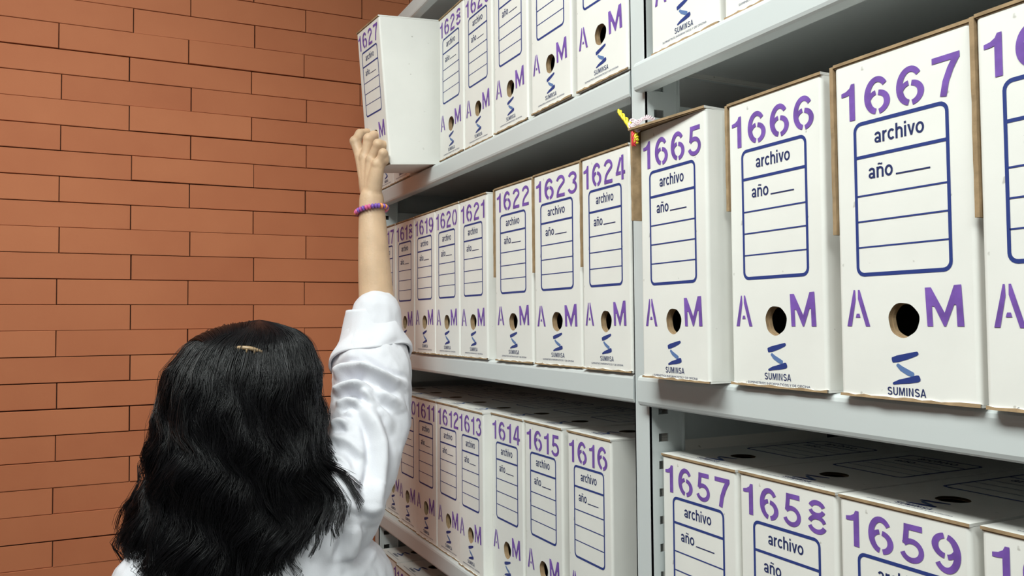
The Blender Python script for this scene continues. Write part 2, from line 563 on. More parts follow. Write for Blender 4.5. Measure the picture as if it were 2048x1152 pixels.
LT = {  # letter strokes in units of a 100-unit cap height: (pieces, advance)
    'a': ([stroke(np.vstack([arc(25, 50, 17, 16, 168, 0, 12), [(42, 40), (42.5, 14), (44, 0)]]), 14.5), ell(24, 20, 16, 13.5, 13)], 60),
    'r': ([stroke([(9, 0), (9, 72)], 15), stroke(arc(31, 44, 21, 21, 175, 82, 9), 14)], 40),
    'c': ([stroke(arc(28, 36, 20.5, 29.5, 42, 318, 22), 14.5)], 57),
    'h': ([stroke([(9, 0), (9, 100)], 15), stroke(np.vstack([arc(28, 46, 18.5, 20, 178, 0, 12), [(46.5, 36), (46.5, 0)]]), 14.5)], 62),
    'n': ([stroke([(9, 0), (9, 72)], 15), stroke(np.vstack([arc(28, 46, 18.5, 20, 178, 0, 12), [(46.5, 36), (46.5, 0)]]), 14.5)], 62),
    'i': ([stroke([(9, 0), (9, 72)], 15), stroke([(9, 84), (9, 99)], 15)], 25),
    'v': ([pg([(0, 72), (15.5, 72), (28, 20), (22, 0), (20.5, 0)]), pg([(54, 72), (39, 72), (25, 18), (21, 0), (33, 0)])], 56),
    'o': ([ell(30, 36, 22, 29.5, 14.5)], 64),
    '~': ([stroke([(13, 87), (20, 93), (29, 91), (38, 87), (45, 93)], 9)], 0),
    'S': ([stroke(np.vstack([arc(34, 72.5, 22.5, 20, 22, 225, 16), [(24, 56), (36, 50), (46, 45)], arc(34, 27, 24.5, 20.5, 45, -160, 18)]), 14.5)], 72),
    'U': ([stroke(np.vstack([[(12, 100), (12, 60)], arc(35, 33, 23, 26, 180, 360, 14), [(58, 60), (58, 100)]]), 15)], 76),
    'M': ([pg([(5, 0), (18, 0), (18, 100), (5, 100)]), pg([(66, 0), (79, 0), (79, 100), (66, 100)]), pg([(12, 100), (24, 100), (48, 16), (42, 0), (37, 0)]), pg([(72, 100), (60, 100), (36, 16), (42, 0), (47, 0)])], 90),
    'I': ([stroke([(13, 0), (13, 100)], 15)], 32),
    'N': ([pg([(6, 0), (20, 0), (20, 100), (6, 100)]), pg([(50, 0), (64, 0), (64, 100), (50, 100)]), pg([(14, 100), (22, 100), (56, 0), (48, 0)])], 77),
    'A': ([pg([(1, 0), (16, 0), (40, 100), (28, 100)]), pg([(71, 0), (56, 0), (32, 100), (44, 100)]), pg([(18, 21), (54, 21), (50, 34), (22, 34)])], 76),
}


def word(s, x0, x1, base, cap):
    """list of separate letter pieces (verts, faces)"""
    tot = sum(LT[c][1] for c in s)
    k = (x1 - x0) / tot
    x = x0; out = []
    for c in s:
        for v, f_ in LT[c][0]:
            v = np.asarray(v)
            out.append((np.column_stack([v[:, 0] * k + x, v[:, 1] * cap / 100 + base]), f_))
        if c != '~': x += LT[c][1] * k
    return out


def grp(out, pieces, mi):
    for p_ in pieces: add2d(out, p_, mi)


def label_print():
    """printed label, logo and maker's line in mm; list of (verts2d, faces, material slot)"""
    out = []
    a, c = rrect(17.5, 100.5, 97.5, 220, 7), rrect(20.1, 103.4, 94.9, 217.1, 4.6)
    n_ = len(a)
    add2d(out, (np.vstack([a, c]), [(i, (i + 1) % n_, (i + 1) % n_ + n_, i + n_) for i in range(n_)]), 2)
    for z, t_ in ((192.6, 2.5), (162.6, 1.3), (142.8, 1.2), (122.9, 1.2)):
        add2d(out, pg([(19.5, z - t_ / 2), (95.5, z - t_ / 2), (95.5, z + t_ / 2), (19.5, z + t_ / 2)]), 2)
    grp(out, word('archivo', 36.5, 79.0, 201.3, 11.4), 3)
    grp(out, word('a~no', 30.5, 52.5, 174.8, 11.4), 3)
    add2d(out, pg([(54.5, 174.6), (82.5, 174.6), (82.5, 175.7), (54.5, 175.7)]), 3)
    # logo: three rounded strokes forming a zigzag
    add2d(out, stroke([(47.0, 37.4), (47.4, 37.5), (52, 38.6), (60, 40.6), (67, 42.6), (68.6, 43.2), (69.0, 43.4)], [1.8, 4.0, 5.0, 4.4, 3.2, 2.4, 1.0]), 2)
    add2d(out, stroke([(51.2, 34.6), (51.6, 34.2), (55, 31.5), (61, 28.6), (64.6, 27.4), (65.2, 27.2)], [1.2, 2.6, 3.8, 4.2, 3.4, 1.4]), 4)
    add2d(out, stroke([(47.4, 20.0), (48.0, 20.3), (53, 21.8), (61, 23.2), (67.8, 24.8), (69.4, 25.3), (70, 25.5)], [0.8, 1.8, 3.2, 4.4, 5.0, 4.2, 2.0]), 2)
    grp(out, word('SUMINSA', 42.5, 74.8, 11.8, 5.9), 3)
    add2d(out, fit(T_TAG, 21, 96, 7.2, 0.73, 2.2), 3)
    return out


LABEL = label_print()


def stencil(num, dx, dz):
    out = []
    x = 6.0 + dx
    wt = sum(GL[c][1] for c in num) + 5.2 * (len(num) - 1) + 2.0
    k = 101.0 / wt
    for c in num:
        gl, wd = GL[c]
        for v, f_ in gl:
            out.append((np.column_stack([np.asarray(v)[:, 0] * k + x, np.asarray(v)[:, 1] * 1.03 + 223.4 + dz]), f_, 5))
        x += (wd + 5.2 + (2.0 if c == '1' and x < 10 + dx else 0)) * k
    return out


def holed(mb_, x0, x1, z0, z1, cx, cz, r, fn, mi, flip=False, jit=None):
    """rectangle with a round hole; fn maps (x, z) to 3-D"""
    angs = [2 * math.pi * i / 40 for i in range(40)]
    for px, pz in ((x0, z0), (x1, z0), (x1, z1), (x0, z1)):
        angs.append(math.atan2(pz - cz, px - cx) % (2 * math.pi))
    angs.sort()
    ci, ro = [], []
    for a in angs:
        ca, sa = math.cos(a), math.sin(a)
        rr = r * (1 + (0.03 * math.sin(3 * a + 1) + 0.015 * math.sin(7 * a)))
        ci.append((cx + rr * ca, cz + rr * sa))
        ts = []
        if ca > 1e-9: ts.append((x1 - cx) / ca)
        if ca < -1e-9: ts.append((x0 - cx) / ca)
        if sa > 1e-9: ts.append((z1 - cz) / sa)
        if sa < -1e-9: ts.append((z0 - cz) / sa)
        t_ = min(ts)
        ro.append((cx + t_ * ca, cz + t_ * sa))
    n_ = len(angs)
    vs = [fn(*p) for p in ci] + [fn(*p) for p in ro]
    fs = []
    for i in range(n_):
        j = (i + 1) % n_
        f_ = (i, i + n_, j + n_, j)
        fs.append(f_[::-1] if flip else f_)
    mb_.mesh(vs, fs, mi)
    return ci


def carton_mesh(num, zoff=0.0, dx=0.0, dz=0.0, am=0.0):
    """front, sides and back of a box with print, seen wall thickness and hand hole"""
    m_ = MB()
    r = 0.0035; za, zb = 0.002, H - 0.0026
    hx, hz, hr = 0.0575, 0.059, 0.0128
    # front with hand hole, then the wall of the hole and the inner layer
    c = holed(m_, r, W - r, za, zb, hx, hz, hr, lambda x, z: (x, 0.0, z), 0)
    n_ = len(c)
    for y0, y1, s_ in ((0.0, 0.0035, 1.0), (0.0035, 0.007, 0.93)):
        m_.mesh([(hx + (x - hx) * (1.0 if y0 == 0 else 0.93), y0, hz + (z - hz) * (1.0 if y0 == 0 else 0.93)) for x, z in c] +
                [(hx + (x - hx) * s_, y1, hz + (z - hz) * s_) for x, z in c],
                [(i, (i + 1) % n_, (i + 1) % n_ + n_, i + n_) for i in range(n_)], 1)
    m_.mesh([(x, 0.0035, z) for x, z in c] + [(hx + (x - hx) * 0.93, 0.0035, hz + (z - hz) * 0.93) for x, z in c],
            [(i, (i + 1) % n_, (i + 1) % n_ + n_, i + n_) for i in range(n_)], 1)
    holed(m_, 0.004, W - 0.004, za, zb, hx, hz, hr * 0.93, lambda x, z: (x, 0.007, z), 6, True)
    # folded corners and sides: smooth wrap
    for sx in (0, 1):
        pts = []
        for i in range(6):
            a = math.radians(90 * i / 5)
            x = r - r * math.sin(a); y = r - r * math.cos(a)
            pts.append((x, y))
        pts.append((0.0, D))
        if sx:
            pts = [(W - x, y) for x, y in pts]
        k = len(pts)
        vs = [(x, y, za) for x, y in pts] + [(x, y, zb) for x, y in pts]
        fs = [(i, i + 1, i + 1 + k, i + k) for i in range(k - 1)]
        if not sx:
            fs = [f_[::-1] for f_ in fs]
        m_.mesh(vs, fs, 0, True)
        xi = 0.004 if sx == 0 else W - 0.004
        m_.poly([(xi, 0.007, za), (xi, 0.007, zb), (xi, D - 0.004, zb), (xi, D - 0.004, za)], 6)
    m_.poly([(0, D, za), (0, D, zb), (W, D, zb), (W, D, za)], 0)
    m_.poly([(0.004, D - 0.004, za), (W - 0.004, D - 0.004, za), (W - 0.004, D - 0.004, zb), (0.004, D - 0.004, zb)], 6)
    # print
    P = [(v + np.array([[0, zoff]]), f_, mi) for v, f_, mi in LABEL]
    P += stencil(num, dx, zoff + dz)
    for v, f_ in G_A: add2d(P, (v, f_), 5, 1.0, 7.5 + dx * 0.4, 53.5 + am)
    for v, f_ in G_M: add2d(P, (v, f_), 5, 0.95, 75.5 + dx * 0.4, 53.5 + am)
    for pi_, (v, f_, mi) in enumerate(P):
        ex = (0.0002 if mi != 5 else 0.00032) + 0.00003 * (pi_ % 4)
        vv = [(min(max(x * 0.001, 0.0025), W - 0.0025), -ex, z * 0.001) for x, z in v]
        for face in f_:
            q = [vv[i] for i in face]
            if min(p_[2] for p_ in q) < 0.0022:
                continue
            ar = sum(q[i - 1][0] * q[i][2] - q[i][0] * q[i - 1][2] for i in range(len(q)))
            m_.poly(q if ar > 0 else q[::-1], mi)
    return m_.data('carton', [M['white'], M['kraft'], M['blue'], M['navy'], M['steelblue'], M['purple'], M['inside']])


def lid_mesh():
    m_ = MB()
    zt = H
    hx, hy = 0.0575, 0.062
    y0 = -0.0012
    holed(m_, 0, W, y0, D, hx, hy, 0.0128, lambda x, y: (x, y, zt), 0)
    holed(m_, 0, W, y0, D, hx, hy, 0.0128, lambda x, y: (x, y, zt - 0.0024), 1, True)
    seg = 14
    br_ = random.Random(2)
    for i in range(seg):       # ragged corrugated front edge
        xa, xb = W * i / seg, W * (i + 1) / seg
        m_.poly([(xa, y0, zt - 0.0024), (xb, y0, zt - 0.0024), (xb, y0, zt), (xa, y0, zt)], 1)
    m_.box((0.001, -0.0004, zt - 0.0034), (W - 0.001, 0.0006, zt - 0.0026), 1)
    m_.poly([(0, y0, zt - 0.0024), (0, y0, zt), (0, D, zt), (0, D, zt - 0.0024)], 0)
    m_.poly([(W, y0, zt - 0.0024), (W, D, zt - 0.0024), (W, D, zt), (W, y0, zt)], 0)
    m_.poly([(0, D, zt - 0.0024), (0, D, zt), (W, D, zt), (W, D, zt - 0.0024)], 0)
    for pi_, (v, f_, mi) in enumerate(LABEL):
        for face in f_:
            q = [(v[i][0] * 0.001, v[i][1] * 0.001, zt + 0.0002 + 0.00003 * (pi_ % 4)) for i in face]
            ar = sum(q[i - 1][0] * q[i][1] - q[i][0] * q[i - 1][1] for i in range(len(q)))
            m_.poly(q if ar > 0 else q[::-1], mi)
    return m_.data('lid', [M['white'], M['kraft'], M['blue'], M['navy'], M['steelblue']])


def base_mesh(seed):
    m_ = MB()
    m_.box((0, 0.0008, 0), (W, D, 0.0019), 0)
    rb = random.Random(seed)
    n_ = 16
    up_, lo_ = [], []
    for i in range(n_ + 1):
        x = W * i / n_
        y = -0.0006 - 0.0016 * rb.random()
        lo_.append((x, y, 0.0002)); up_.append((x, y + 0.0004, 0.0016 + 0.0014 * rb.random()))
    for i in range(n_):
        m_.poly([lo_[i], lo_[i + 1], up_[i + 1], up_[i]], 1)
        m_.poly([up_[i], up_[i + 1], (up_[i + 1][0], 0.0015, 0.0022), (up_[i][0], 0.0015, 0.0022)], 0)
        m_.poly([lo_[i + 1], lo_[i], (lo_[i][0], 0.001, 0.0002), (lo_[i + 1][0], 0.001, 0.0002)], 1)
    return m_.data('base', [M['white'], M['kraft']])


def flap_mesh(length, fwd):
    m_ = MB()
    n_ = 14
    rb = random.Random(5)
    xa, xb = -0.0036, -0.0002
    ys = []
    for i in range(n_ + 1):
        ys.append(-fwd - 0.0006 * rb.random())
    zs = [H - 0.001 - length * i / n_ for i in range(n_ + 1)]
    for i in range(n_):
        a, c = zs[i], zs[i + 1]
        m_.poly([(xa, ys[i + 1], c), (xb, ys[i + 1], c), (xb, ys[i], a), (xa, ys[i], a)], 1)
        m_.poly([(xb, ys[i + 1], c), (xb, 0.06, c), (xb, 0.06, a), (xb, ys[i], a)], 1)
        m_.poly([(xa, ys[i], a), (xa, 0.06, a), (xa, 0.06, c), (xa, ys[i + 1], c)], 0)
    m_.poly([(xa, ys[-1], zs[-1]), (xa, 0.06, zs[-1]), (xb, 0.06, zs[-1]), (xb, ys[-1], zs[-1])], 1)
    m_.poly([(xa, ys[0], zs[0]), (xb, ys[0], zs[0]), (xb, 0.06, zs[0]), (xa, 0.06, zs[0])], 1)
    return m_.data('side_flap', [M['white'], M['kraft']])


ME_LID = lid_mesh()
ME_BASE = [base_mesh(s_) for s_ in (1, 2, 3)]
ME_FLAP = [flap_mesh(0.135, 0.0008), flap_mesh(0.10, 0.0004), flap_mesh(0.096, 0.009)]
UPZ, MIDZ, LOWZ, ROW4Z = LEV[5], LEV[4], LEV[3], LEV[2]
FL = 0.0002
# number, x, y, z, width, yaw, print shift (mm), flap index or None
BOXES = [
    (1625, -0.9990, 0.004, UPZ, .1005, 0, 0, None), (1626, -0.897, 0.003, UPZ, .108, 0, 0, None),
    (1628, -0.6247, 0.0044, UPZ, .1143, 0, 0, None), (1629, -0.5081, 0.0058, UPZ, .113, 0, 0, None), (1630, -0.3815, 0.0033, UPZ, .115, 0, 0, None),
    (1631, -0.2487, 0.0, UPZ, .114, 0, 0, None), (1632, -0.1222, 0.0, UPZ, .1177, 0, 0, None),
    (1617, -0.9880, 0.0, MIDZ, .115, 0, 0, 1), (1618, -0.8690, 0.0, MIDZ, .1145, 0, 0, None), (1619, -0.7500, -0.0010, MIDZ, .1135, 0, 0, None),
    (1620, -0.6366, -0.0008, MIDZ, .1155, 0, 0, None), (1621, -0.5195, 0.0, MIDZ, .113, 0, 0, None), (1622, -0.3750, -0.0006, MIDZ, .121, 0.02, 0, 0),
    (1623, -0.2445, 0.0, MIDZ, .1255, 0.02, 0, 0), (1624, -0.1122, 0.0, MIDZ, .108, 0, 0, 0),
    (1609, -0.9985, 0.016, LOWZ, .1120, 0, 0, None), (1610, -0.8860, 0.010, LOWZ, .1135, 0, 0, None), (1611, -0.7715, 0.008, LOWZ, .1135, 0, 0, None),
    (1612, -0.6560, 0.008, LOWZ, .1135, 0, 0, None), (1613, -0.5425, 0.0045, LOWZ, .1055, 0, 0, None), (1614, -0.4365, 0.019, LOWZ, .1130, 0, 0, None),
    (1615, -0.3190, 0.020, LOWZ, .1130, 0, 0, None), (1616, -0.1900, 0.0195, LOWZ, .1085, 0, 0, None),
    (1601, -0.992, 0.004, ROW4Z, .1145, 0, 0, None), (1602, -0.872, 0.0, ROW4Z, .1145, 0, 0, None), (1603, -0.7550, 0.004, ROW4Z, .1145, 0, 0, None), (1604, -0.637, 0.004, ROW4Z, .1145, 0, 0, None),
    (1665, 0.0560, -0.0270, MIDZ, .112, -0.012, -4.5, 2), (1666, 0.1800, -0.0118, MIDZ, .1155, 0.0, -4.5, 1), (1667, 0.3110, -0.0140, MIDZ, .1175, 0.012, -8, 0),
    (1668, 0.4345, -0.0162, MIDZ, .115, 0, -6, 0),
    (1657, 0.0310, 0.0142, LOWZ, .121, 0, 0, None), (1658, 0.1540, 0.0165, LOWZ, .1205, 0, 0, None), (1659, 0.2785, 0.0156, LOWZ, .1190, 0, 0, None), (1660, 0.4035, 0.0185, LOWZ, .1150, 0, 0, None),
    (1673, 0.0440, -0.001, UPZ, .113, 0, 0, None), (1674, 0.1650, -0.001, UPZ, .115, 0, 0, None), (1675, 0.2860, -0.001, UPZ, .115, 0, 0, None),
]
SPECIAL = {
    1625: 'white archive box at the far left of the upper shelf, against the brick wall',
    1626: 'white archive box half hidden below and behind the pulled-out box on the upper shelf',
    1632: 'white archive box at the right end of the upper shelf, left of the upright',
    1631: 'white archive box on the upper shelf, second from the steel upright, number out of frame',
    1630: 'white archive box on the upper shelf, third from the steel upright, number out of frame',
    1609: 'white archive box on the lower shelf next to the brick wall, behind the raised arm',
    1601: 'white archive box at the brick wall on the lowest visible shelf',
    1602: 'white archive box on the lowest visible shelf, second from the brick wall',
    1603: 'white archive box on the lowest visible shelf, third from the brick wall',
    1604: 'white archive box on the lowest visible shelf, fourth from the brick wall',
    1665: 'white archive box stencilled 1665 with brown lid flap sticking out beside the knotted cord',
    1668: 'white archive box cut off by the right photo edge, beside box 1667',
    1660: 'white archive box cut off at the lower right corner of the photo, right of 1659',
    1673: 'white archive box above 1665, right of the steel upright, only its logo half in frame',
    1674: 'white archive box on the top right shelf, second from the upright, nearly cut off',
    1675: 'white archive box in the top right bay, third from the upright',
}
ROWNAME = {UPZ: 'upper', MIDZ: 'middle', LOWZ: 'lower', ROW4Z: 'lowest'}
rb = random.Random(11)


def make_box(num, loc, width, yaw, shift, flap, label, group):
    root = empty('archive_box', loc, label, 'box', group)
    root.rotation_euler = (0, 0, yaw)
    root.scale = (width / W, 1, {UPZ: 1.0, MIDZ: 1.008 if loc[0] < 0 else 1.004}.get(round(loc[2] - FL, 4), 1.011))
    c_ = link('carton', carton_mesh(str(num), shift, rb.uniform(-1.5, 1.5), rb.uniform(-0.8, 1.2), rb.uniform(-1.5, 1.0)), root)
    l_ = link('lid', ME_LID, root)
    b_ = link('base', ME_BASE[num % 3], root)
    if flap is not None:
        f_ = link('side_flap', ME_FLAP[flap], root)
        f_['label'] = 'bare brown cardboard side flap'
    if num == 1665:
        l_.location = (0.0125, -0.0145, 0.0006)
        l_.rotation_euler = (0, 0, 0.115)
        l_.location = (0.0, -0.0135, 0.0006)
    return root


for num, x, y, z, wd, yaw, sh, fl in BOXES:
    bay = 'right' if x > 0 else 'left'
    lab = SPECIAL.get(num, 'white archive box stencilled %d in purple on the %s shelf of the %s bay' % (num, ROWNAME[z], bay))
    make_box(num, (x, y, z + FL), wd, yaw, sh, fl, lab, 'white archive boxes on the %s shelf of the %s bay' % (ROWNAME[z], bay))
pb = make_box(1627, (-0.76376, -0.09051, ZM + 0.34668), 0.11857, 0.0, 0, None,
              'tilted white archive box stencilled 1627, pulled off the upper shelf by a hand', 'white archive boxes on the upper shelf of the left bay')
pb.rotation_mode = 'ZXY'
pb.scale = (0.11857 / W, 1, 0.26863 / H)
pa, pp, pr_ = 0.06054, 0.08696, 0.02042
Rm = Matrix.Rotation(pa, 4, 'Z') @ Matrix.Rotation(pp, 4, 'X') @ Matrix.Rotation(pr_, 4, 'Y')
pb.rotation_mode = 'XYZ'
pb.rotation_euler = Rm.to_euler('XYZ')
# ------------------------------------------------------------------ person
HAND = {'index': [(-0.7101, -0.1185, 1.8665), (-0.7213, -0.1258, 1.896), (-0.7287, -0.1152, 1.9145), (-0.7335, -0.1003, 1.9197)], 'middle': [(-0.6949, -0.1143, 1.8622), (-0.6908, -0.1088, 1.8961), (-0.6942, -0.0983, 1.9061), (-0.7014, -0.0809, 1.9044)], 'ring': [(-0.6735, -0.1083, 1.8551), (-0.6596, -0.1002, 1.8806), (-0.6608, -0.0914, 1.8816), (-0.6657, -0.089, 1.8717)], 'pinky': [(-0.6526, -0.1033, 1.8437), (-0.6419, -0.0964, 1.8613), (-0.6459, -0.0924, 1.8506), (-0.6563, -0.0948, 1.8431)], 'thumb': [(-0.6891, -0.1198, 1.8019), (-0.7261, -0.1189, 1.8354), (-0.7447, -0.1069, 1.8622), (-0.7452, -0.0951, 1.8746)]}
ARM = [(-0.516, -0.1893, 1.3114), (-0.5443, -0.1611, 1.3688), (-0.5749, -0.1378, 1.4301), (-0.6276, -0.1191, 1.5185), (-0.6438, -0.1083, 1.5643), (-0.6477, -0.108, 1.5998), (-0.654, -0.1097, 1.6536), (-0.6614, -0.1102, 1.7171), (-0.6665, -0.1105, 1.7583), (-0.6688, -0.1107, 1.7831)]
PALM0 = (-0.6688, -0.1107, 1.7831)
TENDON = [[(-0.6546, -0.1167, 1.7926), (-0.6985, -0.1217, 1.8623)], [(-0.6539, -0.1151, 1.7926), (-0.6834, -0.1176, 1.858)], [(-0.6531, -0.1134, 1.7925), (-0.6619, -0.1117, 1.851)]]
WRIST = [(-0.6672, -0.1112, 1.762), (-0.6688, -0.1107, 1.7831)]
SLEEVE = [(-0.6371, -0.1112, 1.5713, 0.047), (-0.6343, -0.1148, 1.5467, 0.052), (-0.6269, -0.1197, 1.5163, 0.06), (-0.6117, -0.1269, 1.4867, 0.067), (-0.5929, -0.1316, 1.458, 0.0675), (-0.5749, -0.1378, 1.4301, 0.067), (-0.5584, -0.1469, 1.3989, 0.067), (-0.5443, -0.1611, 1.3688, 0.067), (-0.5297, -0.1742, 1.3396, 0.068), (-0.516, -0.1893, 1.3114, 0.067), (-0.5015, -0.2027, 1.2841, 0.065), (-0.4961, -0.2236, 1.2566, 0.07), (-0.4919, -0.259, 1.2351, 0.075)]
CUFF = [(-0.6449, -0.1234, 1.5785, 0.0405), (-0.6419, -0.1243, 1.5556, 0.047), (-0.6336, -0.1232, 1.5293, 0.058), (-0.6243, -0.125, 1.5078, 0.0665), (-0.6171, -0.1271, 1.4934, 0.069)]
FOLDS = [[(-0.5604, -0.2056, 1.4686), (-0.5639, -0.189, 1.4833), (-0.5557, -0.1695, 1.4847), (-0.5333, -0.1432, 1.4719), (-0.5138, -0.124, 1.4586)], [(-0.5438, -0.2096, 1.4449), (-0.5429, -0.1903, 1.4554), (-0.5309, -0.1681, 1.4536), (-0.5081, -0.1507, 1.4354)], [(-0.5308, -0.2096, 1.4276), (-0.5281, -0.1909, 1.4365), (-0.517, -0.1744, 1.4318)], [(-0.5599, -0.1658, 1.4926), (-0.532, -0.1368, 1.4742), (-0.5022, -0.1024, 1.4569)], [(-0.5149, -0.2222, 1.3969), (-0.5131, -0.2077, 1.404), (-0.5043, -0.1948, 1.4003)], [(-0.5142, -0.1687, 1.4318), (-0.4761, -0.1571, 1.3863), (-0.4437, -0.163, 1.3399), (-0.4151, -0.1825, 1.2931), (-0.3984, -0.1837, 1.269)], [(-0.5069, -0.1346, 1.4435), (-0.471, -0.1271, 1.399), (-0.441, -0.141, 1.3499)], [(-0.5427, -0.1838, 1.4591), (-0.533, -0.1575, 1.4627), (-0.5076, -0.136, 1.4435), (-0.4851, -0.1183, 1.4246)], [(-0.4204, -0.2237, 1.2075), (-0.4146, -0.2142, 1.2366), (-0.4139, -0.2151, 1.262)], [(-0.4112, -0.204, 1.2001), (-0.4035, -0.1912, 1.2363), (-0.401, -0.1882, 1.2582)], [(-0.5, -0.2305, 1.3714), (-0.4836, -0.2073, 1.3642), (-0.4596, -0.1904, 1.3435)], [(-0.4399, -0.2262, 1.2979), (-0.4193, -0.2054, 1.2852), (-0.4042, -0.185, 1.2788)]]
HEAD = (-0.5282, -0.3517, 1.4329)
NECK = (-0.5006, -0.3477, 1.2546)
SHR = (-0.4844, -0.2032, 1.2988)
SHL = (-0.5068, -0.4691, 1.1828)
TORSO = (-0.5271, -0.3267, 1.1774)
CLIP0 = [(-0.4492, -0.3918, 1.5223), (-0.4356, -0.38, 1.5252), (-0.4253, -0.3679, 1.526), (-0.4213, -0.355, 1.5244), (-0.4219, -0.3419, 1.5198)]
CORD = {'yellow': [(0.0361, -0.0396, 1.7884), (0.0415, -0.0394, 1.7828), (0.0474, -0.0382, 1.7762), (0.0529, -0.0375, 1.7696), (0.0564, -0.0368, 1.7646)], 'yellow2': [(0.0569, -0.0358, 1.7657), (0.061, -0.0361, 1.7605), (0.0629, -0.0362, 1.7542), (0.0627, -0.0362, 1.7495)], 'red': [(0.0561, -0.0377, 1.7673), (0.0601, -0.038, 1.7616), (0.0618, -0.0386, 1.7543), (0.0617, -0.0381, 1.7463)], 'w1': [(0.0497, -0.0333, 1.7762), (0.0527, -0.038, 1.7696), (0.0598, -0.039, 1.7637), (0.0621, -0.0342, 1.7658), (0.0586, -0.033, 1.7721), (0.0497, -0.0333, 1.7762)], 'w2': [(0.0482, -0.0362, 1.773), (0.0615, -0.0402, 1.7665), (0.0641, -0.0344, 1.7611), (0.0615, -0.0312, 1.7673), (0.0572, -0.0359, 1.7721)], 'w3': [(0.0588, -0.037, 1.7695), (0.0638, -0.0314, 1.7732), (0.0692, -0.025, 1.7748), (0.0687, -0.0169, 1.7746)], 'w4': [(0.0583, -0.0379, 1.7684), (0.0649, -0.0335, 1.7706), (0.0663, -0.0267, 1.7764), (0.0653, -0.0196, 1.7773)]}

def V3(p): return np.array(p, float)


Fh = np.array([-0.990, 0.1395, 0.0]); Rh = np.array([0.1395, 0.990, 0.0]); Zh = np.array([0, 0, 1.0])
HC = V3(HEAD)


def hp(r, f, z): return HC + Rh * r + Fh * f + Zh * z


woman = empty('person', (-0.54, -0.34, 0.0), 'person with long black hair in a white coat, reaching up to the tilted box', 'person')


def pkid(name, me_, parent=woman):
    o_ = link(name, me_, parent)
    if parent is woman:
        o_.matrix_parent_inverse = Matrix.Translation(-woman.location)
    return o_


def fin(name, me_, mats):
    for m_ in mats: me_.materials.append(m_)
    return me_


# body ---------------------------------------------------------------
mb = MB()
mb.mesh(*ellipsoid(hp(0, 0.0, 0.015), (0.074, 0.094, 0.108), (Rh, Fh, Zh)))                    # skull
mb.mesh(*tube([hp(0, 0.035, -0.02), hp(0, 0.055, -0.075), hp(0, 0.07, -0.10)], [0.062, 0.05, 0.032], 20))   # jaw
mb.mesh(*tube([hp(0, 0.094, 0.0), hp(0, 0.104, -0.022), hp(0, 0.112, -0.036)], [0.008, 0.011, 0.012], 12))       # nose
for s_ in (-1, 1):
    mb.mesh(*tube([hp(s_ * 0.012, 0.098, -0.038), hp(s_ * 0.016, 0.094, -0.04)], [0.007, 0.006], 10))
    mb.mesh(*ellipsoid(hp(s_ * 0.079, -0.005, -0.015), (0.008, 0.017, 0.03), (Rh, Fh, Zh), 16, 10))                  # ear
    mb.mesh(*tube([hp(s_ * 0.014, 0.088, 0.028), hp(s_ * 0.034, 0.086, 0.031), hp(s_ * 0.05, 0.072, 0.026)], [0.007, 0.008, 0.006], 10))   # brow
    mb.mesh(*ellipsoid(hp(s_ * 0.04, 0.07, -0.03), (0.022, 0.018, 0.02), (Rh, Fh, Zh), 16, 10))                      # cheek
for dz_ in (-0.059, -0.068):
    mb.mesh(*tube([hp(-0.022, 0.086, dz_), hp(0, 0.097, dz_), hp(0.022, 0.086, dz_)], [0.003, 0.0055, 0.003], 10, n=7))     # lips
mb.mesh(*tube([hp(0, -0.02, -0.05), hp(0.005, -0.015, -0.13), V3((-0.515, -0.345, 1.22))], [0.056, 0.05, 0.062], 22, n=8))       # neck


def loft(sections, seg=36):
    vs, fs = [], []
    for z, cx, cy, rx, ry in sections:
        for k in range(seg):
            a = 2 * math.pi * k / seg
            vs.append((cx + rx * math.cos(a), cy + ry * math.sin(a), z))
    for i in range(len(sections) - 1):
        for k in range(seg):
            a, b_ = i * seg + k, i * seg + (k + 1) % seg
            fs.append((a, b_, b_ + seg, a + seg))
    fs.append(tuple(range(seg - 1, -1, -1))); n_ = len(sections)
    fs.append(tuple(range((n_ - 1) * seg, n_ * seg)))
    return vs, fs


def cr_loft(sections, n_): return loft([tuple(r_) for r_ in crom(sections, n_)])


mb.mesh(*cr_loft([(0.78, -0.545, -0.34, 0.10, 0.155), (0.88, -0.545, -0.34, 0.105, 0.16), (1.0, -0.54, -0.34, 0.088, 0.13), (1.12, -0.54, -0.34, 0.095, 0.145), (1.2, -0.535, -0.34, 0.085, 0.14), (1.245, -0.52, -0.345, 0.06, 0.10)], 24))
arm_r = [0.044, 0.042, 0.040, 0.036, 0.0335, 0.0315, 0.0290, 0.0262, 0.0236, 0.0222]
mb.mesh(*tube([(-0.51, -0.27, 1.235)] + ARM, [0.055] + arm_r, 26, n=40, flat=(Fh, 0.93)))
LARM = [(-0.515, -0.43, 1.20), (-0.515, -0.475, 1.165), (-0.505, -0.515, 1.05), (-0.50, -0.535, 0.93), (-0.545, -0.53, 0.82), (-0.60, -0.50, 0.72)]
mb.mesh(*tube(LARM, [0.055, 0.05, 0.042, 0.036, 0.03, 0.022], 22, n=26))
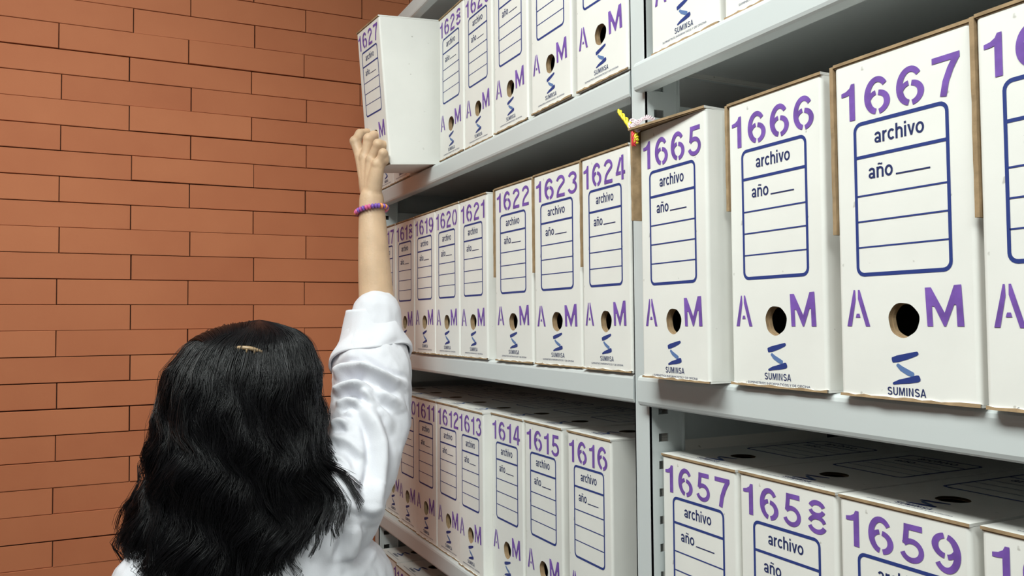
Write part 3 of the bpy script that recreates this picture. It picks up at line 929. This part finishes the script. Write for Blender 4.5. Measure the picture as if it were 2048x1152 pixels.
# left hand, relaxed at the side
lw = V3((-0.60, -0.50, 0.72)); ld = V3((-0.35, 0.1, -0.93)); ld /= np.linalg.norm(ld)
lx = np.cross(ld, (0, 1, 0)); lx /= np.linalg.norm(lx)
mb.mesh(*tube([lw, lw + ld * 0.04, lw + ld * 0.085], [0.022, 0.034, 0.036], 18, n=7, flat=((0, 1, 0), 0.42)))
for q_, ln in ((-1.5, 0.066), (-0.5, 0.076), (0.5, 0.072), (1.5, 0.056)):
    b0 = lw + ld * 0.083 + lx * q_ * 0.0185
    mb.mesh(*tube([b0 - ld * 0.02, b0, b0 + ld * ln * 0.45 + V3((0, 0.006, 0)), b0 + ld * ln * 0.8 + V3((0, 0.02, 0)), b0 + ld * ln * 0.95 + V3((0, 0.032, 0))], [0.009, 0.009, 0.0085, 0.0075, 0.0065], 12, n=10))
mb.mesh(*tube([lw + ld * 0.02 + lx * -0.02, lw + ld * 0.055 + lx * -0.045 + V3((0, 0.015, 0)), lw + ld * 0.09 + lx * -0.052 + V3((0, 0.03, 0))], [0.012, 0.0105, 0.008], 12, n=8))
for s_ in (-1, 1):   # legs and feet
    y = -0.34 + s_ * 0.085
    mb.mesh(*tube([(-0.545, y, 0.82), (-0.55, y, 0.62), (-0.545, y, 0.46), (-0.53, y, 0.30), (-0.53, y, 0.09)], [0.083, 0.07, 0.055, 0.052, 0.036], 22, n=24))
    mb.mesh(*tube([(-0.525, y, 0.055), (-0.60, y, 0.05), (-0.67, y, 0.038)], [0.036, 0.036, 0.026], 16, n=8))
# right hand: palm, knuckles, five fingers
wr = V3(PALM0)
pw = []
for k in ('index', 'middle', 'ring', 'pinky'):
    m0 = V3(HAND[k][0])
    mid = wr * 0.5 + m0 * 0.5
    mb.mesh(*tube([wr * 0.97 + m0 * 0.03 + V3((0, 0, -0.004)), mid, m0], [0.0165, 0.0146, 0.0116], 14, n=9))
for k in ('index', 'middle', 'ring'):
    nx = {'index': 'middle', 'middle': 'ring', 'ring': 'pinky'}[k]
    a, c = V3(HAND[k][0]), V3(HAND[nx][0])
    mb.mesh(*tube([wr * 0.6 + (a + c) * 0.2 + V3((-0.006, 0.002, 0)), (a + c) * 0.5 * 0.92 + wr * 0.08 + V3((-0.003, 0.002, 0))], [0.0135, 0.0095], 12, n=5))
RAD = {'index': (0.0118, 0.0106, 0.0092, 0.0074), 'middle': (0.0116, 0.0106, 0.0090, 0.0074), 'ring': (0.0112, 0.0102, 0.0086, 0.0072), 'pinky': (0.0102, 0.0090, 0.0078, 0.0066)}
for k, rr in RAD.items():
    P = [V3(p_) for p_ in HAND[k]]
    for i in range(3):
        mid = (P[i] + P[i + 1]) / 2
        mb.mesh(*tube([P[i], mid, P[i + 1]], [rr[i] * 1.0, (rr[i] + rr[i + 1]) / 2 * 0.93, rr[i + 1] * 1.02], 14, n=7))
    mb.mesh(*ellipsoid(P[0] + V3((0.002, -0.0028, 0.0)), (0.0102, 0.0102, 0.0104), None, 14, 10))     # knuckle
    mb.mesh(*ellipsoid(P[1] + V3((0.001, -0.001, 0.0012)), (rr[1] * 1.03,) * 3, None, 14, 10))
T_ = [V3(p_) + Rh * o_ for p_, o_ in zip(HAND['thumb'], (0.007, 0.010, 0.006, 0.004))]
mb.mesh(*tube([wr * 0.75 + T_[0] * 0.25, T_[0], T_[1]], [0.015, 0.0145, 0.0112], 14, n=9))
mb.mesh(*tube([T_[1], T_[2], T_[3]], [0.0112, 0.0098, 0.0078], 14, n=8))
for a, c in TENDON:
    mb.mesh(*tube([V3(a) * 0.75 + V3(c) * 0.25, V3(a) * 0.4 + V3(c) * 0.6, V3(c)], [0.0022, 0.0028, 0.0034], 8, n=6))
body = remeshed('body', mb, 0.0021, 4, 0.5)
pkid('body', fin('body', body, [M['skin']]))

# eyes
for s_ in (-1, 1):
    mb = MB(); mb.mesh(*ellipsoid(hp(s_ * 0.031, 0.077, 0.008), (0.0125, 0.0115, 0.0085), (Rh, Fh, Zh), 16, 10))
    pkid('eye', mb.data('eye', [M['ceiling']]))

# coat ----------------------------------------------------------------
coat = bpy.data.objects.new('coat', None); COL.objects.link(coat); coat.parent = woman
coat.matrix_parent_inverse = Matrix.Translation(-woman.location)
mb = MB()
mb.mesh(*cr_loft([(0.60, -0.555, -0.335, 0.165, 0.225), (0.80, -0.55, -0.335, 0.15, 0.21), (0.98, -0.54, -0.322, 0.132, 0.20), (1.08, -0.538, -0.315, 0.130, 0.205), (1.16, -0.535, -0.318, 0.126, 0.20),
                  (1.215, -0.53, -0.33, 0.112, 0.176), (1.255, -0.52, -0.34, 0.085, 0.125), (1.285, -0.512, -0.345, 0.068, 0.08), (1.30, -0.508, -0.346, 0.062, 0.066)], 40))
mb.mesh(*tube([(-0.515, -0.30, 1.235), (-0.505, -0.255, 1.255), (-0.50, -0.21, 1.285)], [0.068, 0.072, 0.070], 26, n=10))
mb.mesh(*tube([s_[:3] for s_ in SLEEVE], [s_[3] for s_ in SLEEVE], 40, n=60, flat=(Fh, 0.92)))
mb.mesh(*tube(LARM, [0.072, 0.07, 0.06, 0.055, 0.05, 0.046], 28, n=30))
me = remeshed('coat_shell', mb, 0.0034, 8, 0.5)
nv = len(me.vertices)
co = np.empty(nv * 3); me.vertices.foreach_get('co', co); co = co.reshape(-1, 3)
no_ = np.empty(nv * 3); me.vertices.foreach_get('normal', no_); no_ = no_.reshape(-1, 3)
vd = V3((-0.62, -0.13, 1.46)) - V3((0.798, -0.539, 1.561)); vd /= np.linalg.norm(vd)
FW_W = [0.0075, 0.0075, 0.006, 0.0075, 0.006, 0.010, 0.010, 0.007, 0.009, 0.009, 0.008, 0.006]
FW_A = [0.013, 0.012, 0.009, 0.009, 0.009, 0.013, -0.004, 0.009, 0.008, -0.005, -0.007, 0.002]
facing = np.clip(-(no_ @ vd) * 1.6 + 0.15, 0, 1)
dis = np.zeros(nv)
for fl_, fw_, fa_ in zip(FOLDS, FW_W, FW_A):
    q = crom(fl_, 24); q = q - np.outer(q @ vd, vd)
    c2 = co - np.outer(co @ vd, vd)
    d2 = np.full(nv, 9.0); tt = np.zeros(nv)
    for i in range(len(q) - 1):
        a, b_ = q[i], q[i + 1]; ab = b_ - a; L2 = ab @ ab + 1e-12
        t_ = np.clip(((c2 - a) @ ab) / L2, 0, 1)
        e = ((c2 - a - np.outer(t_, ab)) ** 2).sum(1)
        m_ = e < d2; d2[m_] = e[m_]; tt[m_] = (i + t_[m_]) / (len(q) - 1)
    taper = np.clip(np.minimum(tt, 1 - tt) * 5 + 0.15, 0, 1)
    d_ = np.sqrt(d2)
    dis += 1.3 * fa_ * taper * (np.exp(-(d_ / fw_) ** 2) - 0.6 * np.exp(-((d_ - 1.7 * fw_) / (0.6 * fw_)) ** 2)) * facing
nz = np.array([noise.fractal(Vector((p_[0] * 22, p_[1] * 22, p_[2] * 13)), 0.8, 2.2, 3) for p_ in co])
dis += 0.0036 * nz
co2 = co + no_ * dis[:, None]
me.vertices.foreach_set('co', co2.reshape(-1)); me.update()
pkid('coat_shell', fin('coat_shell', me, [M['coat']]), coat)


# rolled cuff: open tube with thickness, flared lower edge
def cuff(sections, name):
    S_ = crom(sections, 22); P, R = S_[:, :3], S_[:, 3]
    T = np.gradient(P, axis=0); T /= np.linalg.norm(T, axis=1)[:, None]
    seg = 72
    vs, fs = [], []
    u = V3((1.0, 0.2, 0.2))
    rows = []
    n_ = len(P)
    for i in range(n_):
        u = u - T[i] * (u @ T[i]); u /= np.linalg.norm(u); v = np.cross(T[i], u)
        row = []
        for k in range(seg):
            a = 2 * math.pi * k / seg
            dv = math.cos(a) * u + math.sin(a) * v
            side = dv @ (-Rh)                       # +1 on the left of the arm
            s_ = i / (n_ - 1)
            drop = s_ * (0.014 * side + 0.006 * math.sin(3 * a + 0.6))
            wob = 0.0028 * math.sin(2 * a + 5 * s_) + 0.002 * math.sin(5 * a - 7 * s_)
            row.append((P[i] + T[i] * drop, dv, R[i] * (0.98 if abs(dv @ Fh) > .7 else 1.0) + wob))
        rows.append(row)
    for lay, off in ((0, 0.0), (1, -0.0035)):
        for row in rows:
            for p_, dv, r_ in row:
                vs.append(p_ + dv * (r_ + off))
    N_ = n_ * seg
    for i in range(n_ - 1):
        for k in range(seg):
            a, b_ = i * seg + k, i * seg + (k + 1) % seg
            fs.append((a, a + seg, b_ + seg, b_)); fs.append((N_ + a, N_ + b_, N_ + b_ + seg, N_ + a + seg))
    for k in range(seg):
        k2 = (k + 1) % seg
        fs.append((k, k2, N_ + k2, N_ + k))
        e = (n_ - 1) * seg
        fs.append((e + k, N_ + e + k, N_ + e + k2, e + k2))
    m_ = MB(); m_.mesh(vs, fs, 0, True)
    return m_.data(name, [M['coat']])


pkid('rolled_cuff', cuff(CUFF, 'rolled_cuff'), coat)
mb = MB()                                                       # collar
ring_o, ring_i = [], []
for i in range(49):
    a = 2 * math.pi * i / 48
    x, y = math.cos(a), math.sin(a)
    ring_o.append([(-0.512 + 0.069 * x, -0.345 + 0.074 * y, 1.282), (-0.508 + 0.064 * x, -0.346 + 0.068 * y, 1.315), (-0.508 + 0.068 * x, -0.346 + 0.072 * y, 1.313), (-0.514 + 0.090 * x, -0.345 + 0.096 * y, 1.270)])
for i in range(48):
    for k in range(3):
        mb.mesh([ring_o[i][k], ring_o[i + 1][k], ring_o[i + 1][k + 1], ring_o[i][k + 1]], [(0, 1, 2, 3)], 0, True)
pkid('collar', mb.data('collar', [M['coat']]), coat)
# trousers and shoes
mb = MB()
for s_ in (-1, 1):
    y = -0.34 + s_ * 0.09
    mb.mesh(*tube([(-0.545, y, 0.86), (-0.55, y, 0.62), (-0.545, y, 0.40), (-0.535, y, 0.09)], [0.095, 0.088, 0.078, 0.068], 24, n=20))
pkid('trousers', fin('trousers', remeshed('trousers', mb, 0.01, 4), [M['trousers']]))
for s_ in (-1, 1):
    y = -0.34 + s_ * 0.085
    mb = MB()
    vs, fs = tube([(-0.505, y, 0.05), (-0.60, y, 0.05), (-0.69, y, 0.035)], [0.043, 0.046, 0.034], 20, n=10)
    vs = [(p_[0], p_[1], max(0.0006, p_[2])) for p_ in vs]
    mb.mesh(vs, fs, 0, True)
    pkid('shoe', mb.data('shoe', [M['shoe']]))

# hair -----------------------------------------------------------------
HT = np.array([  # photo row, left, right (pixels), depth of the hair behind the head centre (m)
    (640, 516, 519, 0.004), (648, 468, 556, 0.040), (660, 436, 590, 0.066), (675, 402, 610, 0.084), (690, 377, 621, 0.096), (740, 337, 641, 0.117), (810, 321, 640, 0.128), (868, 318, 646, 0.130),
    (926, 300, 676, 0.130), (993, 284, 688, 0.128), (1045, 268, 676, 0.128), (1090, 266, 655, 0.126), (1130, 300, 630, 0.124), (1180, 352, 572, 0.120), (1260, 385, 540, 0.112)], float)
hz = (815 - HT[:, 0]) * 0.000758
hl = (HT[:, 1] - 487) * 0.00072; hr_ = (HT[:, 2] - 487) * 0.00072; hf = HT[:, 3]
zs_ = hz[::-1]


def hcurve(phi, z, rho):
    """phi, z, rho arrays -> points; phi 0 = straight behind, + = right"""
    phi = np.asarray(phi, float) + 0 * z
    wv = np.clip((0.085 - z) / 0.14, 0, 1)                  # waves begin below the crown and grow downwards
    phi = phi + wv * (0.075 * np.sin(z / 0.0175 + 3.2 * np.sin(1.6 * phi + 0.6) + 1.1 * np.sin(5 * phi)) + 0.03 * np.sin(z / 0.008 + 7 * phi))
    rho = rho + wv * (0.045 * np.sin(z / 0.0175 + 3.2 * np.sin(1.6 * phi + 0.6) + 1.1 * np.sin(5 * phi) + 1.5) + 0.022 * np.sin(z / 0.0095 - 6 * phi))
    l, r_, f_ = (np.interp(z, zs_, a[::-1]) for a in (hl, hr_, hf))
    mid, half = (l + r_) / 2, (r_ - l) / 2
    s_, c_ = np.sin(phi), np.cos(phi)
    rr = mid + rho * half * s_
    ff = np.where(c_ > 0, -rho * f_ * c_, -rho * 0.75 * np.minimum(f_, 0.09) * c_)
    return HC + rr[..., None] * Rh + ff[..., None] * Fh + z[..., None] * Zh


def zpy(p_): return (815 - p_) * 0.000758


hr = np.random.default_rng(21)
hv, hfc = [], []
# dense under-layer
NU, NVV = 72, 60
ph = np.radians(np.linspace(-112, 112, NU))
outer, inner = [], []
for j in range(NVV):
    s_ = j / (NVV - 1)
    rip = 0.86 + 0.018 * np.sin(ph * 17 + 3 * math.sin(6 * s_)) + 0.014 * np.sin(ph * 41 + 5 * s_)
    endp = np.interp(np.degrees(ph), [-112, -80, -60, -38, 0, 38, 60, 85, 112], [1040, 1080, 1085, 1140, 1235, 1150, 1090, 990, 960])
    z = zpy(642) + (zpy(endp) - zpy(642)) * s_ ** 1.8
    outer.append(hcurve(ph, z, rip * (1 - 0.25 * max(0, s_ - 0.8) / 0.2)))
    inner.append(hcurve(ph, z, np.full(NU, 0.55 + 0.1 * s_)))
O = np.array(outer).reshape(-1, 3); I = np.array(inner).reshape(-1, 3)
hv.append(O); hv.append(I)
nO = NU * NVV
for j in range(NVV - 1):
    for i in range(NU - 1):
        a = j * NU + i
        hfc.append((a, a + 1, a + 1 + NU, a + NU)); hfc.append((nO + a, nO + a + NU, nO + a + 1 + NU, nO + a + 1))
for i in range(NU - 1):
    a = (NVV - 1) * NU + i
    hfc.append((a, a + 1, nO + a + 1, nO + a))
for j in range(NVV - 1):
    for i in (0, NU - 1):
        a = j * NU + i
        hfc.append((a, a + NU, nO + a + NU, nO + a))
hfc = [np.array(hfc)]
nvert = 2 * nO
NP = 26


def add_strands(P, w0, w1):
    """P: (n, NP, 3)"""
    global nvert
    n_ = P.shape[0]
    T = np.gradient(P, axis=1); T /= np.linalg.norm(T, axis=2)[..., None] + 1e-9
    ref = np.array([0.6, -0.5, 0.62]); ref /= np.linalg.norm(ref)
    U = np.cross(T, ref); U /= np.linalg.norm(U, axis=2)[..., None] + 1e-9
    Vv = np.cross(T, U)
    wd = np.linspace(w0, w1, NP)[None, :, None] * hr.uniform(0.75, 1.25, (n_, 1, 1))
    ring = [P + wd * (math.cos(a) * U + math.sin(a) * Vv) for a in (0, 2.094, 4.189)]
    vv = np.stack(ring, axis=2).reshape(-1, 3)             # n, NP, 3 ring
    base = nvert + np.arange(n_)[:, None, None] * NP * 3 + np.arange(NP - 1)[None, :, None] * 3
    k = np.arange(3)[None, None, :]; k2 = (k + 1) % 3
    q = np.stack([base + k, base + k2, base + 3 + k2, base + 3 + k], axis=-1).reshape(-1, 4)
    hv.append(vv); hfc.append(q); nvert += len(vv)


S01 = np.linspace(0, 1, NP)
allP = []
NCL = 380
for c in range(NCL):
    phc = math.degrees(math.asin(hr.uniform(-0.999, 0.999))) if c % 4 else hr.uniform(-108, 108)
    if c % 4 == 0 and abs(phc) > 104: phc *= 0.9
    ep = np.interp(phc, [-110, -80, -60, -38, 0, 38, 60, 85, 110], [1075, 1112, 1118, 1165, 1240, 1170, 1118, 1040, 1000]) + hr.normal(0, 20)
    if hr.random() < 0.35: ep -= hr.uniform(30, 200)
    rc = hr.uniform(0.87, 1.02)
    k1, p1, a1 = hr.uniform(1.2, 2.4), hr.uniform(0, 6.28), hr.uniform(3.0, 8.5)
    k2, p2, a2 = hr.uniform(3.0, 5.0), hr.uniform(0, 6.28), hr.uniform(1.0, 3.2)
    ar = hr.uniform(0.02, 0.075)
    hx_r, hx_k, hx_p = hr.uniform(0.003, 0.013), hr.uniform(1.8, 4.2), hr.uniform(0, 6.28)
    flick = hr.uniform(-4, 16) * np.sign(phc if abs(phc) > 8 else hr.normal())
    n_ = 17
    dph = hr.normal(0, 2.5, (n_, 1)); drh = hr.normal(0, 0.016, (n_, 1)); de = hr.normal(0, 12, (n_, 1))
    s0 = hr.uniform(0.0, 0.05, (n_, 1))
    s_ = s0 + (1 - s0) * S01[None, :]
    conv = 1 - 0.62 * s_ ** 1.5
    tw = hr.uniform(-3, 3)
    phi = phc + dph * conv * (0.35 + 0.65 * np.minimum(1, s_ * 5)) + a1 * s_ * np.sin(k1 * 6.28 * s_ + p1) + a2 * s_ ** 1.5 * np.sin(k2 * 6.28 * s_ + p2) + flick * np.clip((s_ - 0.82) / 0.18, 0, 1) ** 2 + tw * np.sin(3.1 * s_)
    rho = rc + drh * (0.3 + conv) + ar * s_ * np.sin(k1 * 6.28 * s_ + p1 + 1.4) + 0.05 * np.clip((s_ - 0.85) / 0.15, 0, 1) ** 2 * hr.uniform(-1, 1)
    z0 = zpy(641)
    zz = z0 + (zpy(ep + de) - z0) * s_ ** 1.75
    zz = zz + 0.012 * np.clip((s_ - 0.9) / 0.1, 0, 1) ** 2 * hr.uniform(-0.4, 1.2)
    PP = hcurve(np.radians(phi), zz, rho)
    he = np.clip((s_ - 0.22) / 0.78, 0, 1)
    th = 6.28 * hx_k * s_ ** 1.3 + hx_p
    PP = PP + (hx_r * he * np.cos(th))[..., None] * Rh + (hx_r * 0.8 * he * np.sin(th))[..., None] * (-Fh) + (0.35 * hx_r * he * np.sin(th * 1.3))[..., None] * Zh
    allP.append(PP)
add_strands(np.concatenate(allP), 0.00062, 0.00028)
# curled locks at the sides
allP = []
for (phc, ep, fl_, n_, up_) in [(-84, 1098, -13, 34, 0.014), (-76, 1118, -9, 30, 0.010), (-92, 1060, -16, 16, 0.008), (57, 1015, 36, 44, 0.008), (61, 1000, 30, 30, 0.014), (53, 1035, 33, 34, 0.004), (64, 950, 18, 20, 0.012), (50, 1070, 30, 28, 0.008), (46, 1095, 26, 24, 0.010),
                                (58, 1085, 14, 26, 0.012), (50, 1118, 12, 26, 0.012), (64, 1040, 18, 16, 0.004), (95, 940, 14, 16, 0.006), (100, 905, 12, 14, 0.004), (-96, 1000, -8, 14, 0.0)]:
    dph = hr.normal(0, 2.6, (n_, 1)); drh = hr.normal(0, 0.012, (n_, 1)); de = hr.normal(0, 7, (n_, 1))
    s_ = np.repeat(S01[None, :], n_, 0)
    curl = np.clip((s_ - 0.74) / 0.26, 0, 1)
    phi = phc + dph * (1 - 0.5 * s_) + 3 * s_ * np.sin(9 * s_ + phc)
    rho = 0.98 + drh + abs(fl_) / 100 * curl ** 1.6
    zz = zpy(641) + (zpy(ep + de) - zpy(641)) * s_ ** 1.75
    zz = zz + up_ * 1.6 * curl ** 3
    allP.append(hcurve(np.radians(phi), zz, rho))
add_strands(np.concatenate(allP), 0.0006, 0.0003)
# stray hairs
n_ = 230
phc = hr.uniform(-108, 108, (n_, 1)); s_ = np.repeat(S01[None, :], n_, 0)
ep = np.interp(phc, [-110, -80, -38, 0, 38, 85, 110], [1060, 1120, 1160, 1230, 1160, 1030, 960]) - hr.uniform(0, 330, (n_, 1))
phi = phc + 7 * s_ * np.sin(hr.uniform(5, 14, (n_, 1)) * s_ + hr.uniform(0, 6, (n_, 1)))
rho = 1.0 + hr.uniform(0.0, 0.085, (n_, 1)) * np.minimum(1, s_ * 3) + 0.03 * np.sin(hr.uniform(4, 12, (n_, 1)) * s_)
zz = zpy(640) + (zpy(ep) - zpy(640)) * s_ ** 1.75
add_strands(hcurve(np.radians(phi), zz, rho), 0.00024, 0.00018)
# swept-back top hair gathered at the clip
n_ = 1300
u0 = hr.uniform(-1, 1, (n_, 1)); t_ = np.repeat(S01[None, :], n_, 0)
zt = zpy(np.interp(t_, [0, 0.35, 1.0], [652, 648, 694]))
phi = np.where(t_ < 0.35, 180 * (1 - t_ / 0.35) * 0.5 * np.sign(u0) + 0, 0)
rl = u0 * (0.072 * (1 - t_) ** 0.8 + 0.022) + (500 - 487) * 0.00072 - 0.012 * t_
fl2 = 0.020 - 0.113 * t_ - 0.012 * np.sin(math.pi * t_)
ztop = 0.121 - 0.028 * (u0 ** 2) * (1 - 0.6 * t_) + hr.normal(0, 0.0012, (n_, 1)) + 0.010 * np.sin(math.pi * np.minimum(t_ * 1.15, 1)) - 0.038 * t_ ** 2.2
P = HC + rl[..., None] * Rh + fl2[..., None] * Fh + ztop[..., None] * Zh
add_strands(P, 0.0006, 0.0005)
hv = np.vstack(hv); hfc = np.vstack(hfc)
me = bpy.data.meshes.new('hair')
me.vertices.add(len(hv)); me.vertices.foreach_set('co', hv.reshape(-1))
me.loops.add(len(hfc) * 4); me.loops.foreach_set('vertex_index', hfc.reshape(-1).astype(np.int32))
me.polygons.add(len(hfc)); me.polygons.foreach_set('loop_start', (np.arange(len(hfc)) * 4).astype(np.int32))
me.update(calc_edges=True); me.validate()
me.polygons.foreach_set('use_smooth', [True] * len(me.polygons))
hair = pkid('hair', fin('hair', me, [M['hair']]))
hair['label'] = 'long wavy black hair, half gathered at the crown'
mb = MB()
CLIP = [tuple(V3(p_) + Fh * 0.0045) for p_ in CLIP0]
mb.mesh(*tube(CLIP, [0.0022, 0.003, 0.003, 0.003, 0.0022], 10, n=16), 0, True)
for i in range(6):
    p_ = crom(CLIP, 6)[i]
    mb.mesh(*tube([p_, p_ + V3((0.002, 0, -0.004)), p_ + V3((-0.004, 0, -0.010))], [0.0015, 0.0014, 0.0008], 6, n=5), 0, True)
pkid('hair_clip', mb.data('hair_clip', [M['clip']]))

# bracelet ----------------------------------------------------------------
wc = V3(WRIST[0]); wt = V3(WRIST[1]) - wc; wt /= np.linalg.norm(wt)
wt = wt + 0.10 * Fh + 0.17 * Rh * -1; wt /= np.linalg.norm(wt)
bu = np.cross(wt, (0, 1, 0)); bu /= np.linalg.norm(bu); bv_ = np.cross(wt, bu)
brace = bpy.data.objects.new('bracelet', None); COL.objects.link(brace); brace.parent = woman
brace.matrix_parent_inverse = Matrix.Translation(-woman.location)
brace['label'] = 'bracelet of pink, violet and orange beads'
pts = [wc + 0.0272 * (math.cos(a) * bu + math.sin(a) * bv_) for a in np.linspace(0, 2 * math.pi, 33)]
mb = MB(); mb.mesh(*tube(pts, [0.0012] * 33, 6, caps=False), 0, True)
pkid('cord', mb.data('cord', [M['magenta']]), brace)
NB = 30
bead = {}
for k in ('pink', 'violet', 'orange', 'magenta'):
    mb = MB(); mb.mesh(*ellipsoid((0, 0, 0), (0.0048, 0.0048, 0.0030), None, 14, 10), 0, True); bead[k] = mb.data('bead', [M[k]])
seq = ['violet', 'pink', 'violet', 'magenta', 'orange', 'pink', 'violet', 'violet', 'pink', 'orange']
for i in range(NB):
    a = 2 * math.pi * i / NB
    p_ = wc + 0.0272 * (math.cos(a) * bu + math.sin(a) * bv_)
    t_ = -math.sin(a) * bu + math.cos(a) * bv_
    o_ = link('bead', bead[seq[(i * 7 + i // 3) % 10]], brace)
    o_.location = p_
    o_.rotation_mode = 'QUATERNION'
    o_.rotation_quaternion = Vector(t_).to_track_quat('Z', 'Y')

# ------------------------------------------------------------------ knotted cord on the upright
cr = V3(CORD['w1'][0])
kn = empty('knotted_cord', CORD['w1'][2], 'bundle of yellow, red and whitish plastic cord knotted on the upright beside box 1665', 'cord')


def ck(name, keys, rad, m_, sp=0.0016, turns=1.6):
    b_ = MB()
    for k in keys:
        P0 = crom([V3(p_) - V3(kn.location) for p_ in CORD[k]], 30)
        t_ = np.linspace(0, 1, 30)[:, None]
        for q_ in range(3):
            a = 2 * math.pi * (turns * t_ + q_ / 3)
            P = P0 + sp * (0.6 + 0.4 * t_) * (np.cos(a) * np.array([[0.44, 0.9, 0]]) + np.sin(a) * np.array([[0.3, 0, 1.0]]))
            b_.mesh(*tube(P, [rad * 0.9] + [rad] * 28 + [rad * 0.7], 8), 0, True)
    link(name, b_.data(name, [m_]), kn)


ck('yellow_strand', ['yellow', 'yellow2'], 0.0013, M['yellow'], 0.0021)
ck('red_strand', ['red'], 0.0011, M['red'], 0.0016)
ck('white_twine', ['w1', 'w2', 'w3', 'w4'], 0.00075, M['clear'], 0.0014, 2.5)
